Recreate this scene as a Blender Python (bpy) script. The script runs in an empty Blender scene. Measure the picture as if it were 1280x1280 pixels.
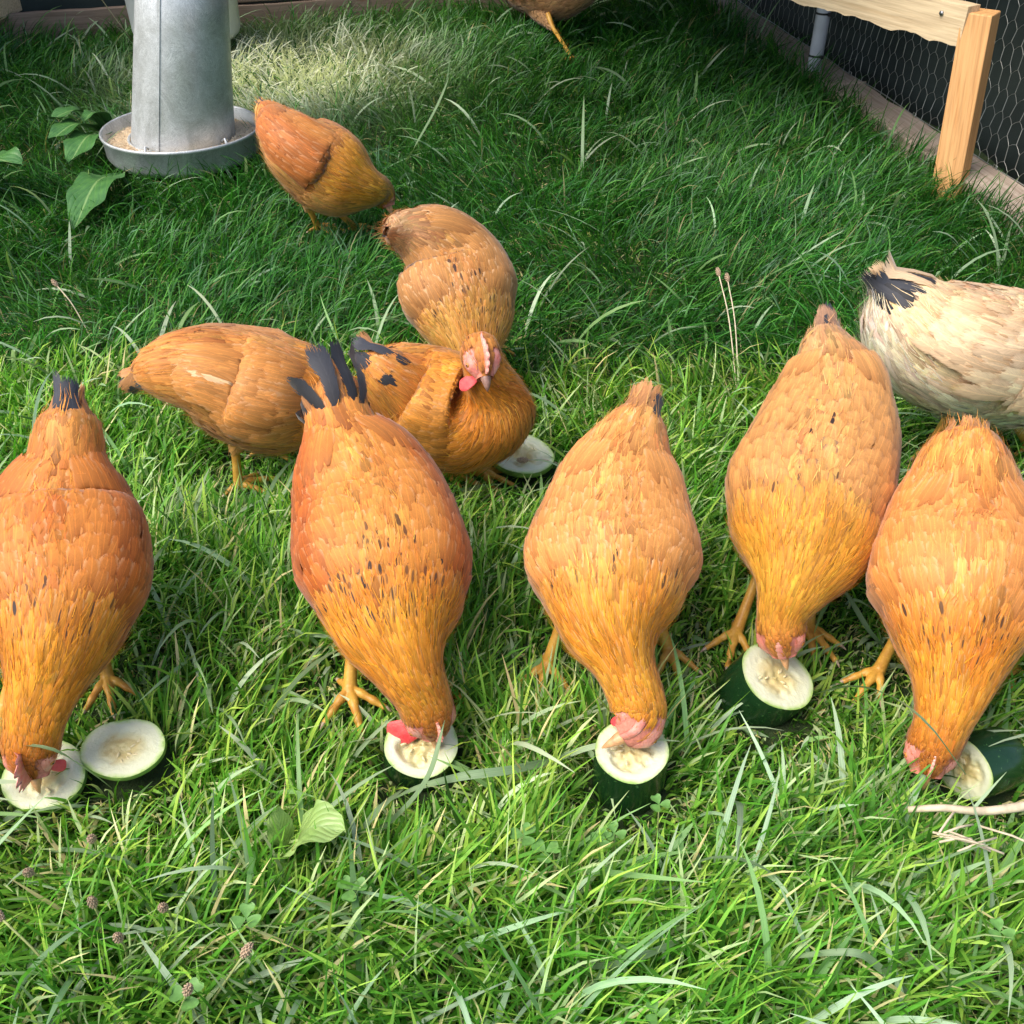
import bpy, bmesh, math
import numpy as np
from mathutils import Vector, Matrix

SC = bpy.context.scene
COL = SC.collection
rng = np.random.default_rng(11)
R = math.radians

# ------------------------------------------------------------------ camera, sky, sun, exposure
CAM_H, PITCH, FPX = 1.0, R(38), 1280.0
cd = bpy.data.cameras.new('camera'); cam = bpy.data.objects.new('camera', cd); COL.objects.link(cam)
cam.location = (0, 0, CAM_H); cam.rotation_euler = (R(90) - PITCH, 0, 0)
cd.sensor_width = 36; cd.lens = 36.0; cd.clip_start = .02; cd.clip_end = 200
SC.camera = cam
SUN_EL, SUN_AZ = R(56), R(-118)     # azimuth from +Y, clockwise
w = bpy.data.worlds.new("World"); SC.world = w; w.use_nodes = True
nt = w.node_tree; bg = nt.nodes['Background']
sky = nt.nodes.new('ShaderNodeTexSky'); sky.sky_type = 'NISHITA'; sky.sun_disc = False
sky.sun_elevation = SUN_EL; sky.sun_rotation = SUN_AZ; sky.air_density = 1.0; sky.dust_density = 3.0; sky.ozone_density = .6
nt.links.new(sky.outputs[0], bg.inputs[0]); bg.inputs[1].default_value = 0.15
sl = bpy.data.lights.new('sun', 'SUN'); sl.energy = 2.15; sl.angle = R(42); sl.color = (1, .93, .82)
so = bpy.data.objects.new('sun', sl); COL.objects.link(so)
sd = Vector((math.sin(SUN_AZ) * math.cos(SUN_EL), math.cos(SUN_AZ) * math.cos(SUN_EL), math.sin(SUN_EL)))
so.rotation_euler = sd.to_track_quat('Z', 'Y').to_euler(); so.location = sd * 10
vs = SC.view_settings; vs.view_transform = 'Standard'; vs.look = 'None'; vs.gamma = 1; vs.exposure = 0.70; vs.use_curve_mapping = False
SC.cycles.max_bounces = 6; SC.cycles.diffuse_bounces = 3; SC.cycles.glossy_bounces = 2; SC.cycles.transmission_bounces = 3; SC.cycles.transparent_max_bounces = 12

def P(px, py, z=0.):
    """world point at height z that is seen at photo pixel px, py"""
    u = (px - 640) / FPX; v = (py - 640) / FPX
    d = np.array([u, math.cos(PITCH) - v * math.sin(PITCH), -math.sin(PITCH) - v * math.cos(PITCH)])
    return np.array([0, 0, CAM_H]) + d * (z - CAM_H) / d[2]

# ------------------------------------------------------------------ material helpers
def new_mat(name):
    m = bpy.data.materials.new(name); m.use_nodes = True
    t = m.node_tree; b = t.nodes['Principled BSDF']
    return m, t, b
def N(t, kind, **kw):
    n = t.nodes.new(kind)
    for k, v in kw.items():
        if k.startswith('i_'):
            key = k[2:]; key = int(key) if key.isdigit() else key.replace('_', ' ')
            n.inputs[key].default_value = v
        else: setattr(n, k, v)
    return n
def ramp(t, fac, stops, interp='LINEAR'):
    n = t.nodes.new('ShaderNodeValToRGB'); e = n.color_ramp.elements; n.color_ramp.interpolation = interp
    while len(e) > 1: e.remove(e[-1])
    e[0].position, e[0].color = stops[0][0], (*stops[0][1], 1)
    for p, c in stops[1:]:
        x = e.new(p); x.color = (*c, 1)
    if fac is not None: t.links.new(fac, n.inputs[0])
    return n
def mixc(t, fac, a, b, mode='MIX'):
    n = t.nodes.new('ShaderNodeMix'); n.data_type = 'RGBA'; n.blend_type = mode
    for s, v in ((0, fac), (6, a), (7, b)):
        if isinstance(v, bpy.types.NodeSocket): t.links.new(v, n.inputs[s])
        elif s == 0: n.inputs[0].default_value = v
        else: n.inputs[s].default_value = (*v, 1)
    return n.outputs[2]
def mth(t, op, a, b=0., c=None, clamp=False):
    n = t.nodes.new('ShaderNodeMath'); n.operation = op; n.use_clamp = clamp
    for i, v in enumerate((a, b) if c is None else (a, b, c)):
        if isinstance(v, bpy.types.NodeSocket): t.links.new(v, n.inputs[i])
        else: n.inputs[i].default_value = v
    return n.outputs[0]
def noise(t, scale, vec=None, detail=4, rough=.55, dist=0):
    n = N(t, 'ShaderNodeTexNoise'); n.inputs['Scale'].default_value = scale
    n.inputs['Detail'].default_value = detail; n.inputs['Roughness'].default_value = rough; n.inputs['Distortion'].default_value = dist
    if vec is not None: t.links.new(vec, n.inputs['Vector'])
    return n
def mapping(t, out, scale=(1, 1, 1)):
    n = t.nodes.new('ShaderNodeMapping'); n.inputs['Scale'].default_value = scale; t.links.new(out, n.inputs[0]); return n.outputs[0]
def bump(t, h, strength, dist, b):
    n = t.nodes.new('ShaderNodeBump'); n.inputs['Strength'].default_value = strength; n.inputs['Distance'].default_value = dist
    t.links.new(h, n.inputs['Height']); t.links.new(n.outputs[0], b.inputs['Normal'])
def coord(t, which='Object'): return t.nodes.new('ShaderNodeTexCoord').outputs[which]
def simple(name, c, rough=.6, metal=0, var=.15, scale=30, bmp=.2, bd=.001, spec=.5):
    m, t, b = new_mat(name); co = coord(t); n = noise(t, scale, co)
    c = np.array(c)
    rr = ramp(t, n.outputs[0], [(.3, tuple(c * (1 - var))), (.7, tuple(np.minimum(c * (1 + var), 1)))])
    t.links.new(rr.outputs[0], b.inputs['Base Color']); b.inputs['Roughness'].default_value = rough; b.inputs['Metallic'].default_value = metal
    b.inputs['Specular IOR Level'].default_value = spec
    if bmp: bump(t, n.outputs[0], bmp, bd, b)
    return m

# plumage: pigment per feather, fine barbs, pale shaft, optional dark mark and pale or dark lacing
def plumage_mat():
    m, t, b = new_mat('plumage')
    a = N(t, 'ShaderNodeAttribute', attribute_name='pigment'); q = N(t, 'ShaderNodeAttribute', attribute_name='pattern')
    sp = t.nodes.new('ShaderNodeSeparateColor'); t.links.new(q.outputs['Color'], sp.inputs[0])
    mark, lace, seed = sp.outputs[0], sp.outputs[1], sp.outputs[2]
    uvn = t.nodes.new('ShaderNodeUVMap'); uvn.uv_map = 'UVMap'
    sx = t.nodes.new('ShaderNodeSeparateXYZ'); t.links.new(uvn.outputs[0], sx.inputs[0])
    u = mth(t, 'ABSOLUTE', mth(t, 'SUBTRACT', sx.outputs[0], .5)); u = mth(t, 'MULTIPLY', u, 2.)
    v = sx.outputs[1]
    # barb coordinates slant away from the shaft
    bv = mth(t, 'SUBTRACT', mth(t, 'MULTIPLY', v, 1.), mth(t, 'MULTIPLY', u, .28))
    cb = t.nodes.new('ShaderNodeCombineXYZ')
    t.links.new(mth(t, 'MULTIPLY', u, 1.4), cb.inputs[0]); t.links.new(mth(t, 'MULTIPLY', bv, 26.), cb.inputs[1]); t.links.new(mth(t, 'MULTIPLY', seed, 57.), cb.inputs[2])
    nb = noise(t, 1.6, cb.outputs[0], 3, .7)
    br = ramp(t, nb.outputs[0], [(.28, (.82, .8, .78)), (.5, (1, 1, 1)), (.72, (1.14, 1.14, 1.14))])
    c = mixc(t, 1., a.outputs['Color'], br.outputs[0], 'MULTIPLY')
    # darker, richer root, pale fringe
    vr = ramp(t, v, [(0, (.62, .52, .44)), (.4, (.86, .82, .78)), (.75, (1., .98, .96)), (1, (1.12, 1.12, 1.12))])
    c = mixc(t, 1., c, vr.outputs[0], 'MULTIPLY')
    edge = mth(t, 'ADD', mth(t, 'MULTIPLY', u, .55), mth(t, 'MULTIPLY', v, .5))
    er = ramp(t, edge, [(.62, (0, 0, 0)), (.92, (1, 1, 1))])
    pale = mixc(t, .75, c, (1., .68, .38))
    lp = mth(t, 'MULTIPLY', er.outputs[0], mth(t, 'MULTIPLY', mth(t, 'SUBTRACT', lace, .5, clamp=True), 2.))
    c = mixc(t, lp, c, pale)
    ld = mth(t, 'MULTIPLY', er.outputs[0], mth(t, 'MULTIPLY', mth(t, 'SUBTRACT', .5, lace, clamp=True), 2.))
    c = mixc(t, ld, c, (.16, .10, .09))
    sh = ramp(t, u, [(.03, (1, 1, 1)), (.10, (0, 0, 0))])
    c = mixc(t, mth(t, 'MULTIPLY', sh.outputs[0], .5), c, mixc(t, 1., c, (1.5, 1.45, 1.35), 'MULTIPLY'))
    # teardrop mark
    dv = mth(t, 'MULTIPLY', mth(t, 'SUBTRACT', v, .70), 4.2)
    du = mth(t, 'MULTIPLY', u, 2.6)
    dd = mth(t, 'ADD', mth(t, 'MULTIPLY', dv, dv), mth(t, 'MULTIPLY', du, du))
    md = ramp(t, dd, [(.45, (1, 1, 1)), (.85, (0, 0, 0))])
    c = mixc(t, mth(t, 'MULTIPLY', md.outputs[0], mark), c, (.035, .02, .018))
    t.links.new(c, b.inputs['Base Color'])
    b.inputs['Roughness'].default_value = .55; b.inputs['Specular IOR Level'].default_value = .35
    b.inputs['Sheen Weight'].default_value = .25; b.inputs['Sheen Roughness'].default_value = .4
    bump(t, nb.outputs[0], .35, .0006, b)
    tr = t.nodes.new('ShaderNodeBsdfTranslucent'); t.links.new(c, tr.inputs[0])
    mx = t.nodes.new('ShaderNodeMixShader'); mx.inputs[0].default_value = .16
    t.links.new(b.outputs[0], mx.inputs[1]); t.links.new(tr.outputs[0], mx.inputs[2])
    # the barbs part towards the rim of the vane
    cf = t.nodes.new('ShaderNodeCombineXYZ'); t.links.new(mth(t, 'MULTIPLY', u, .6), cf.inputs[0]); t.links.new(mth(t, 'MULTIPLY', mth(t, 'SUBTRACT', v, mth(t, 'MULTIPLY', u, .45)), 34.), cf.inputs[1]); t.links.new(mth(t, 'MULTIPLY', seed, 91.), cf.inputs[2])
    cu = t.nodes.new('ShaderNodeCombineXYZ'); t.links.new(mth(t, 'MULTIPLY', sx.outputs[0], 24.), cu.inputs[0]); t.links.new(mth(t, 'MULTIPLY', v, 3.), cu.inputs[1]); t.links.new(mth(t, 'MULTIPLY', seed, 33.), cu.inputs[2])
    nf = noise(t, 1., cf.outputs[0], 1); nu = noise(t, 1., cu.outputs[0], 1)
    rim = mth(t, 'ADD', mth(t, 'MULTIPLY', mth(t, 'SUBTRACT', u, .55), 1.1), 0.)
    tip = mth(t, 'MULTIPLY', mth(t, 'SUBTRACT', v, .72), 1.9)
    cut = mth(t, 'MAXIMUM', mth(t, 'SUBTRACT', rim, mth(t, 'MULTIPLY', nf.outputs[0], .62)), mth(t, 'SUBTRACT', tip, mth(t, 'MULTIPLY', nu.outputs[0], .75)))
    al = mth(t, 'GREATER_THAN', cut, 0.)
    tp = t.nodes.new('ShaderNodeBsdfTransparent'); m2 = t.nodes.new('ShaderNodeMixShader'); t.links.new(al, m2.inputs[0]); t.links.new(mx.outputs[0], m2.inputs[1]); t.links.new(tp.outputs[0], m2.inputs[2])
    t.links.new(m2.outputs[0], t.nodes['Material Output'].inputs[0])
    return m
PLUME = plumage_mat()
def skin_under():      # down under the feathers, takes pigment
    m, t, b = new_mat('down')
    a = N(t, 'ShaderNodeAttribute', attribute_name='pigment'); n = noise(t, 260, coord(t), 4, .7)
    rr = ramp(t, n.outputs[0], [(.3, (.7, .66, .62)), (.7, (1.1, 1.1, 1.1))])
    t.links.new(mixc(t, 1., a.outputs['Color'], rr.outputs[0], 'MULTIPLY'), b.inputs['Base Color'])
    b.inputs['Roughness'].default_value = .8; b.inputs['Specular IOR Level'].default_value = .2
    bump(t, n.outputs[0], .7, .0012, b); return m
DOWN = skin_under()
def flesh_skin(name, c, c2, scale=420):
    m, t, b = new_mat(name); co = coord(t); n = noise(t, scale, co, 3, .6); n2 = noise(t, 60, co)
    rr = ramp(t, n2.outputs[0], [(.35, c), (.68, c2)])
    t.links.new(rr.outputs[0], b.inputs['Base Color']); b.inputs['Roughness'].default_value = .5
    b.inputs['Subsurface Weight'].default_value = .25; b.inputs['Subsurface Radius'].default_value = (.006, .002, .001); b.inputs['Subsurface Scale'].default_value = .5
    bump(t, n.outputs[0], .9, .0012, b); return m
COMB = flesh_skin('comb_skin', (.88, .27, .21), (.95, .48, .38))
WATTLE = flesh_skin('wattle_skin', (.72, .05, .06), (.8, .14, .13))
PINK = flesh_skin('face_skin', (.66, .20, .15), (.80, .38, .29))
def leg_mat():
    m, t, b = new_mat('leg_scales'); co = coord(t)
    vo = N(t, 'ShaderNodeTexVoronoi'); vo.inputs['Scale'].default_value = 260; t.links.new(mapping(t, co, (.7, .7, 1.3)), vo.inputs['Vector'])
    n = noise(t, 45, co)
    rr = ramp(t, n.outputs[0], [(.3, (.56, .27, .05)), (.6, (.72, .42, .07)), (.8, (.74, .5, .16))])
    dk = ramp(t, vo.outputs['Distance'], [(.0, (1, 1, 1)), (.5, (.86, .8, .72))])
    t.links.new(mixc(t, 1., rr.outputs[0], dk.outputs[0], 'MULTIPLY'), b.inputs['Base Color'])
    b.inputs['Roughness'].default_value = .45; bump(t, vo.outputs['Distance'], -.5, .001, b); return m
LEG = leg_mat()
CLAW = simple('claw_horn', (.45, .33, .24), .35, var=.3, scale=200)
BEAK = simple('beak_horn', (.66, .34, .16), .35, var=.3, scale=150)
BEAK_DARK = simple('beak_dark_horn', (.30, .17, .13), .35, var=.4, scale=150)
EYE = simple('eye_amber', (.55, .22, .05), .12, bmp=0)
PUPIL = simple('pupil_black', (.01, .01, .01), .08, bmp=0)

def grass_mat():
    m, t, b = new_mat('grass_blades')
    a = N(t, 'ShaderNodeAttribute', attribute_name='pigment')
    uvn = t.nodes.new('ShaderNodeUVMap'); uvn.uv_map = 'UVMap'
    n = noise(t, 1., mapping(t, uvn.outputs[0], (9, 1.2, 1)), 2)
    rr = ramp(t, n.outputs[0], [(.3, (.8, .8, .8)), (.7, (1.18, 1.18, 1.18))])
    sx = t.nodes.new('ShaderNodeSeparateXYZ'); t.links.new(uvn.outputs[0], sx.inputs[0])
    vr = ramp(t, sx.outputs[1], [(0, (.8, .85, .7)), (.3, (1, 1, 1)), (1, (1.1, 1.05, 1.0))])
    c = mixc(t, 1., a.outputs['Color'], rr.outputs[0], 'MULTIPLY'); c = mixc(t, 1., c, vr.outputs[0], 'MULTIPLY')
    t.links.new(c, b.inputs['Base Color']); b.inputs['Roughness'].default_value = .45; b.inputs['Specular IOR Level'].default_value = .30
    bump(t, n.outputs[0], .25, .0005, b)
    tr = t.nodes.new('ShaderNodeBsdfTranslucent')
    t.links.new(mixc(t, 1., c, (1.25, 1.35, .7), 'MULTIPLY'), tr.inputs[0])
    mx = t.nodes.new('ShaderNodeMixShader'); mx.inputs[0].default_value = .3
    t.links.new(b.outputs[0], mx.inputs[1]); t.links.new(tr.outputs[0], mx.inputs[2])
    t.links.new(mx.outputs[0], t.nodes['Material Output'].inputs[0]); return m
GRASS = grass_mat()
def leaf_mat(name, c, c2):
    m, t, b = new_mat(name); uvn = t.nodes.new('ShaderNodeUVMap'); uvn.uv_map = 'UVMap'
    sx = t.nodes.new('ShaderNodeSeparateXYZ'); t.links.new(uvn.outputs[0], sx.inputs[0])
    u = mth(t, 'ABSOLUTE', mth(t, 'SUBTRACT', sx.outputs[0], .5))
    wv = mth(t, 'SUBTRACT', mth(t, 'MULTIPLY', sx.outputs[1], 9.), mth(t, 'MULTIPLY', u, 7.))
    s = mth(t, 'ABSOLUTE', mth(t, 'SINE', mth(t, 'MULTIPLY', wv, 3.14)))
    vein = ramp(t, s, [(.0, (1, 1, 1)), (.22, (0, 0, 0))]); mid = ramp(t, u, [(.012, (1, 1, 1)), (.04, (0, 0, 0))])
    n = noise(t, 40, coord(t)); rr = ramp(t, n.outputs[0], [(.3, c), (.7, c2)])
    k = mth(t, 'MAXIMUM', mth(t, 'MULTIPLY', vein.outputs[0], .3), mid.outputs[0])
    cc = mixc(t, mth(t, 'MULTIPLY', k, .6), rr.outputs[0], (.28, .42, .15))
    t.links.new(cc, b.inputs['Base Color']); b.inputs['Roughness'].default_value = .38
    bump(t, mth(t, 'ADD', s, n.outputs[0]), .4, .002, b)
    return m
DOCK = leaf_mat('dock_leaf', (.04, .13, .03), (.075, .20, .045))
PALELEAF = leaf_mat('pale_leaf', (.22, .36, .09), (.32, .45, .14))
CLOVER = simple('clover_leaf', (.11, .26, .05), .5, var=.3, scale=120)
SEED = simple('seed_head', (.50, .36, .24), .8, var=.4, scale=400, bmp=.8, bd=.002)
STALK = simple('stalk', (.30, .34, .12), .6)
STRAWM = simple('dry_straw', (.62, .52, .36), .6, var=.25, scale=80)

def wood(name, c1, c2, axis=0, rough=.7, sc=1.0, dark=None):
    m, t, b = new_mat(name); co = coord(t)
    s = [26 * sc] * 3; s[axis] = 1.6 * sc
    mp = mapping(t, co, tuple(s)); n = noise(t, 1.5, mp, 6, .65, 1.2)
    s2 = [140 * sc] * 3; s2[axis] = 5 * sc
    n2 = noise(t, 1., mapping(t, co, tuple(s2)), 3, .6)
    rr = ramp(t, n.outputs[0], [(.25, c1), (.5, c2), (.75, c1)])
    g = ramp(t, n2.outputs[0], [(.3, (.72, .68, .64)), (.6, (1.05, 1.05, 1.05))])
    c = mixc(t, 1., rr.outputs[0], g.outputs[0], 'MULTIPLY')
    k = N(t, 'ShaderNodeTexVoronoi'); s3 = [9.] * 3; s3[axis] = 5.; t.links.new(mapping(t, co, tuple(s3)), k.inputs['Vector']); k.inputs['Scale'].default_value = 1.
    kr = ramp(t, k.outputs['Distance'], [(.05, (1, 1, 1)), (.16, (0, 0, 0))])
    c = mixc(t, mth(t, 'MULTIPLY', kr.outputs[0], .75), c, dark or (.16, .06, .025))
    t.links.new(c, b.inputs['Base Color']); b.inputs['Roughness'].default_value = rough
    bump(t, mth(t, 'ADD', n2.outputs[0], n.outputs[0]), .5, .002, b); return m
PINE = wood('raw_pine', (.60, .27, .085), (.72, .40, .16), 2)
PINE_RAIL = wood('pale_sawn_pine', (.62, .44, .24), (.76, .60, .38), 0)
PINE_END = wood('pine_end_grain', (.58, .40, .22), (.68, .5, .3), 1)
OLD = wood('weathered_board', (.17, .12, .09), (.27, .20, .15), 0, .85)
KERB = wood('weathered_kerb_timber', (.30, .235, .19), (.40, .33, .27), 1, .9, .8, (.2, .15, .12))
def galv_mat():
    m, t, b = new_mat('galvanised_steel'); co = coord(t)
    vo = N(t, 'ShaderNodeTexVoronoi'); vo.inputs['Scale'].default_value = 55; n = noise(t, 14, co, 6, .7, .6)
    va = N(t, 'ShaderNodeVectorMath', operation='ADD'); t.links.new(co, va.inputs[0]); t.links.new(n.outputs['Color'], va.inputs[1]); t.links.new(va.outputs[0], vo.inputs['Vector'])
    sp = t.nodes.new('ShaderNodeSeparateColor'); t.links.new(vo.outputs['Color'], sp.inputs[0])
    rr = ramp(t, sp.outputs[0], [(0, (.46, .485, .49)), (1, (.80, .82, .82))])
    st = ramp(t, n.outputs[0], [(.35, (.78, .78, .76)), (.62, (1.05, 1.05, 1.05))])
    t.links.new(mixc(t, 1., rr.outputs[0], st.outputs[0], 'MULTIPLY'), b.inputs['Base Color']); b.inputs['Metallic'].default_value = .5
    r2 = ramp(t, n.outputs[0], [(.3, (.34,) * 3), (.7, (.5,) * 3)]); t.links.new(r2.outputs[0], b.inputs['Roughness'])
    n3 = noise(t, 60, co, 4); bump(t, n3.outputs[0], .12, .001, b); return m
GALV = galv_mat()
WIRE = simple('galvanised_wire', (.42, .44, .42), .4, .7, scale=50)
FEEDM = simple('ground_feed', (.78, .62, .42), .9, var=.25, scale=300, bmp=1., bd=.003)
WHITEP = simple('white_plastic', (.62, .66, .66), .4, var=.05, bmp=0)
PVC = simple('grey_pvc', (.50, .53, .57), .45, var=.12, scale=20, bmp=.05)
BLACKP = simple('black_plastic', (.02, .02, .022), .4, bmp=0)
SCREW = simple('screw_steel', (.35, .36, .38), .4, .9, bmp=0)
def cloth_mat():
    m, t, b = new_mat('shade_cloth'); co = coord(t)
    wv = N(t, 'ShaderNodeTexWave'); wv.inputs['Scale'].default_value = 120; t.links.new(co, wv.inputs['Vector'])
    n = noise(t, 3, co); rr = ramp(t, n.outputs[0], [(.3, (.012, .022, .02)), (.7, (.028, .045, .04))])
    t.links.new(rr.outputs[0], b.inputs['Base Color']); b.inputs['Roughness'].default_value = .8
    bump(t, mth(t, 'ADD', wv.outputs[0], mth(t, 'MULTIPLY', n.outputs[0], 6.)), .4, .006, b); return m
CLOTH = cloth_mat()
def ground_mat():
    m, t, b = new_mat('soil_and_thatch'); co = coord(t); n = noise(t, 25, co, 8, .7); n2 = noise(t, 160, co, 4, .7)
    rr = ramp(t, n.outputs[0], [(.3, (.015, .026, .007)), (.55, (.03, .06, .014)), (.75, (.075, .08, .03))])
    t.links.new(rr.outputs[0], b.inputs['Base Color']); b.inputs['Roughness'].default_value = .95
    bump(t, n2.outputs[0], .8, .01, b); return m
def rind_mat():
    m, t, b = new_mat('marrow_rind'); co = coord(t); n = noise(t, 170, co, 2, .5); n2 = noise(t, 12, co)
    rr = ramp(t, n2.outputs[0], [(.3, (.006, .028, .009)), (.7, (.014, .055, .016))])
    sp = ramp(t, n.outputs[0], [(.66, (0, 0, 0)), (.74, (1, 1, 1))])
    t.links.new(mixc(t, mth(t, 'MULTIPLY', sp.outputs[0], .5), rr.outputs[0], (.12, .26, .08)), b.inputs['Base Color'])
    b.inputs['Roughness'].default_value = .22; return m
RIND = rind_mat()
RIND2 = simple('pale_rind', (.16, .30, .06), .3, var=.35, scale=40, bmp=.1)
def flesh_mat():
    m, t, b = new_mat('marrow_flesh'); uvn = t.nodes.new('ShaderNodeUVMap'); uvn.uv_map = 'UVMap'
    ln = N(t, 'ShaderNodeVectorMath', operation='LENGTH'); t.links.new(uvn.outputs[0], ln.inputs[0]); r = ln.outputs['Value']
    co = coord(t); n = noise(t, 55, co, 5, .6, .5); nb = noise(t, 300, co, 3)
    rj = mth(t, 'ADD', r, mth(t, 'MULTIPLY', mth(t, 'SUBTRACT', n.outputs[0], .5), .28))
    rr = ramp(t, rj, [(.0, (.60, .52, .24)), (.3, (.66, .56, .28)), (.5, (.70, .67, .41)), (.62, (.70, .71, .50)), (.86, (.70, .73, .54)), (.95, (.58, .68, .36)), (1., (.34, .52, .14))])
    bl = ramp(t, n.outputs[0], [(.34, (.78, .7, .55)), (.5, (1, 1, 1))])
    inner = ramp(t, r, [(.45, (1, 1, 1)), (.65, (0, 0, 0))])
    c = mixc(t, mth(t, 'MULTIPLY', inner.outputs[0], .7), rr.outputs[0], mixc(t, 1., rr.outputs[0], bl.outputs[0], 'MULTIPLY'))
    t.links.new(c, b.inputs['Base Color']); b.inputs['Roughness'].default_value = .35
    b.inputs['Subsurface Weight'].default_value = .3; b.inputs['Subsurface Radius'].default_value = (.01, .01, .006); b.inputs['Subsurface Scale'].default_value = .6
    bump(t, mth(t, 'ADD', n.outputs[0], mth(t, 'MULTIPLY', nb.outputs[0], .4)), .5, .003, b); return m
FLESH = flesh_mat()

lerp = lambda a, b, t: a + (b - a) * t
# ------------------------------------------------------------------ object helpers
def tag(o, label=None, cat=None, group=None, kind=None):
    for k, v in (('label', label), ('category', cat), ('group', group), ('kind', kind)):
        if v: o[k] = v
    return o
def empty(name, loc, rz=0., **kw):
    o = bpy.data.objects.new(name, None); COL.objects.link(o); o.location = loc; o.rotation_euler = (0, 0, rz); o.empty_display_size = .05
    return tag(o, **kw)
def mesh(name, V, Fc, mat, parent=None, root=None, smooth=True, pig=None, pat=None, uv=None, loc=None):
    """V (n,3) world coordinates; root: the thing whose frame the vertices are put into"""
    V = np.asarray(V, float).reshape(-1, 3)
    if root is not None:
        rz = root.rotation_euler[2]; c, s = math.cos(-rz), math.sin(-rz); d = V - np.array(root.location)
        V = np.stack([c * d[:, 0] - s * d[:, 1], s * d[:, 0] + c * d[:, 1], d[:, 2]], 1)
    elif loc is not None: V = V - np.asarray(loc)
    me = bpy.data.meshes.new(name); me.vertices.add(len(V)); me.vertices.foreach_set('co', V.astype(np.float32).ravel())
    if isinstance(Fc, np.ndarray): groups = [Fc]
    else: groups = [np.array([f for f in Fc if len(f) == k]) for k in sorted({len(f) for f in Fc})]
    li = np.concatenate([g.ravel() for g in groups]); tot = np.concatenate([np.full(len(g), g.shape[1]) for g in groups])
    me.loops.add(len(li)); me.loops.foreach_set('vertex_index', li.astype(np.int32))
    me.polygons.add(len(tot)); me.polygons.foreach_set('loop_start', np.concatenate([[0], np.cumsum(tot)[:-1]]).astype(np.int32))
    if uv is not None:
        ul = me.uv_layers.new(name='UVMap'); ul.data.foreach_set('uv', np.asarray(uv)[li].astype(np.float32).ravel())
    for nm, a in (('pigment', pig), ('pattern', pat)):
        if a is not None:
            at = me.attributes.new(nm, 'FLOAT_COLOR', 'POINT'); aa = np.ones((len(V), 4), np.float32); aa[:, :3] = a; at.data.foreach_set('color', aa.ravel())
    me.update(calc_edges=True); me.validate()
    me.polygons.foreach_set('use_smooth', np.full(len(me.polygons), bool(smooth)))
    me.materials.append(mat)
    o = bpy.data.objects.new(name, me); COL.objects.link(o)
    if parent is not None: o.parent = parent
    if loc is not None and root is None: o.location = loc
    return o
class Acc:
    def __init__(s): s.V = []; s.F = []; s.n = 0; s.UV = []
    def add(s, V, F, uv=None):
        V = np.asarray(V, float); s.V.append(V); s.F += [tuple(int(i) + s.n for i in f) for f in F]; s.n += len(V)
        s.UV.append(np.zeros((len(V), 2)) if uv is None else uv)
    def box(s, x0, x1, y0, y1, z0, z1):
        V = [(x, y, z) for z in (z0, z1) for y in (y0, y1) for x in (x0, x1)]
        s.add(V, [(0, 2, 3, 1), (4, 5, 7, 6), (0, 1, 5, 4), (2, 6, 7, 3), (0, 4, 6, 2), (1, 3, 7, 5)])
    def tube(s, pts, rad, k=8, caps=True):
        pts = np.asarray(pts, float); rad = np.broadcast_to(rad, len(pts))
        T = np.gradient(pts, axis=0); T /= np.linalg.norm(T, axis=1)[:, None] + 1e-12
        a = np.array([0, 0, 1.]) if abs(T[0, 2]) < .9 else np.array([1., 0, 0])
        V = []
        nrm = np.cross(T[0], a); nrm /= np.linalg.norm(nrm)
        for i in range(len(pts)):
            nrm = nrm - T[i] * nrm.dot(T[i]); nrm /= np.linalg.norm(nrm); bn = np.cross(T[i], nrm)
            for j in range(k):
                th = 2 * math.pi * j / k; V.append(pts[i] + rad[i] * (math.cos(th) * nrm + math.sin(th) * bn))
        F = [(i * k + j, i * k + (j + 1) % k, (i + 1) * k + (j + 1) % k, (i + 1) * k + j) for i in range(len(pts) - 1) for j in range(k)]
        if caps:
            F.append(tuple(range(k))[::-1]); F.append(tuple((len(pts) - 1) * k + j for j in range(k)))
        s.add(V, F)
    def lathe(s, prof, c=(0, 0, 0), k=48):
        V = [(c[0] + r * math.cos(2 * math.pi * j / k), c[1] + r * math.sin(2 * math.pi * j / k), c[2] + z) for r, z in prof for j in range(k)]
        s.add(V, [(i * k + j, i * k + (j + 1) % k, (i + 1) * k + (j + 1) % k, (i + 1) * k + j) for i in range(len(prof) - 1) for j in range(k)])
    def build(s, name, mat, parent=None, **kw):
        return mesh(name, np.concatenate(s.V), s.F, mat, parent, uv=np.concatenate(s.UV), **kw)
def bevel(o, wd=.003, seg=2):
    m = o.modifiers.new('bevel', 'BEVEL'); m.width = wd; m.segments = seg; m.limit_method = 'ANGLE'; return o
def crom(C, m):
    """Catmull-Rom through rows of C, m samples, evenly in arc length of the first three columns"""
    C = np.asarray(C, float); A = np.vstack([2 * C[0] - C[1], C, 2 * C[-1] - C[-2]]); out = []
    for i in range(1, len(A) - 2):
        t = np.linspace(0, 1, 24, endpoint=False)[:, None]; p0, p1, p2, p3 = A[i - 1:i + 3]
        out.append(.5 * (2 * p1 + (p2 - p0) * t + (2 * p0 - 5 * p1 + 4 * p2 - p3) * t ** 2 + (3 * p1 - p0 - 3 * p2 + p3) * t ** 3))
    D = np.vstack(out + [C[-1:]]); L = np.concatenate([[0], np.cumsum(np.linalg.norm(np.diff(D[:, :3], axis=0), axis=1))])
    q = np.linspace(0, L[-1], m); return np.stack([np.interp(q, L, D[:, k]) for k in range(D.shape[1])], 1), L[-1]
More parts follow.
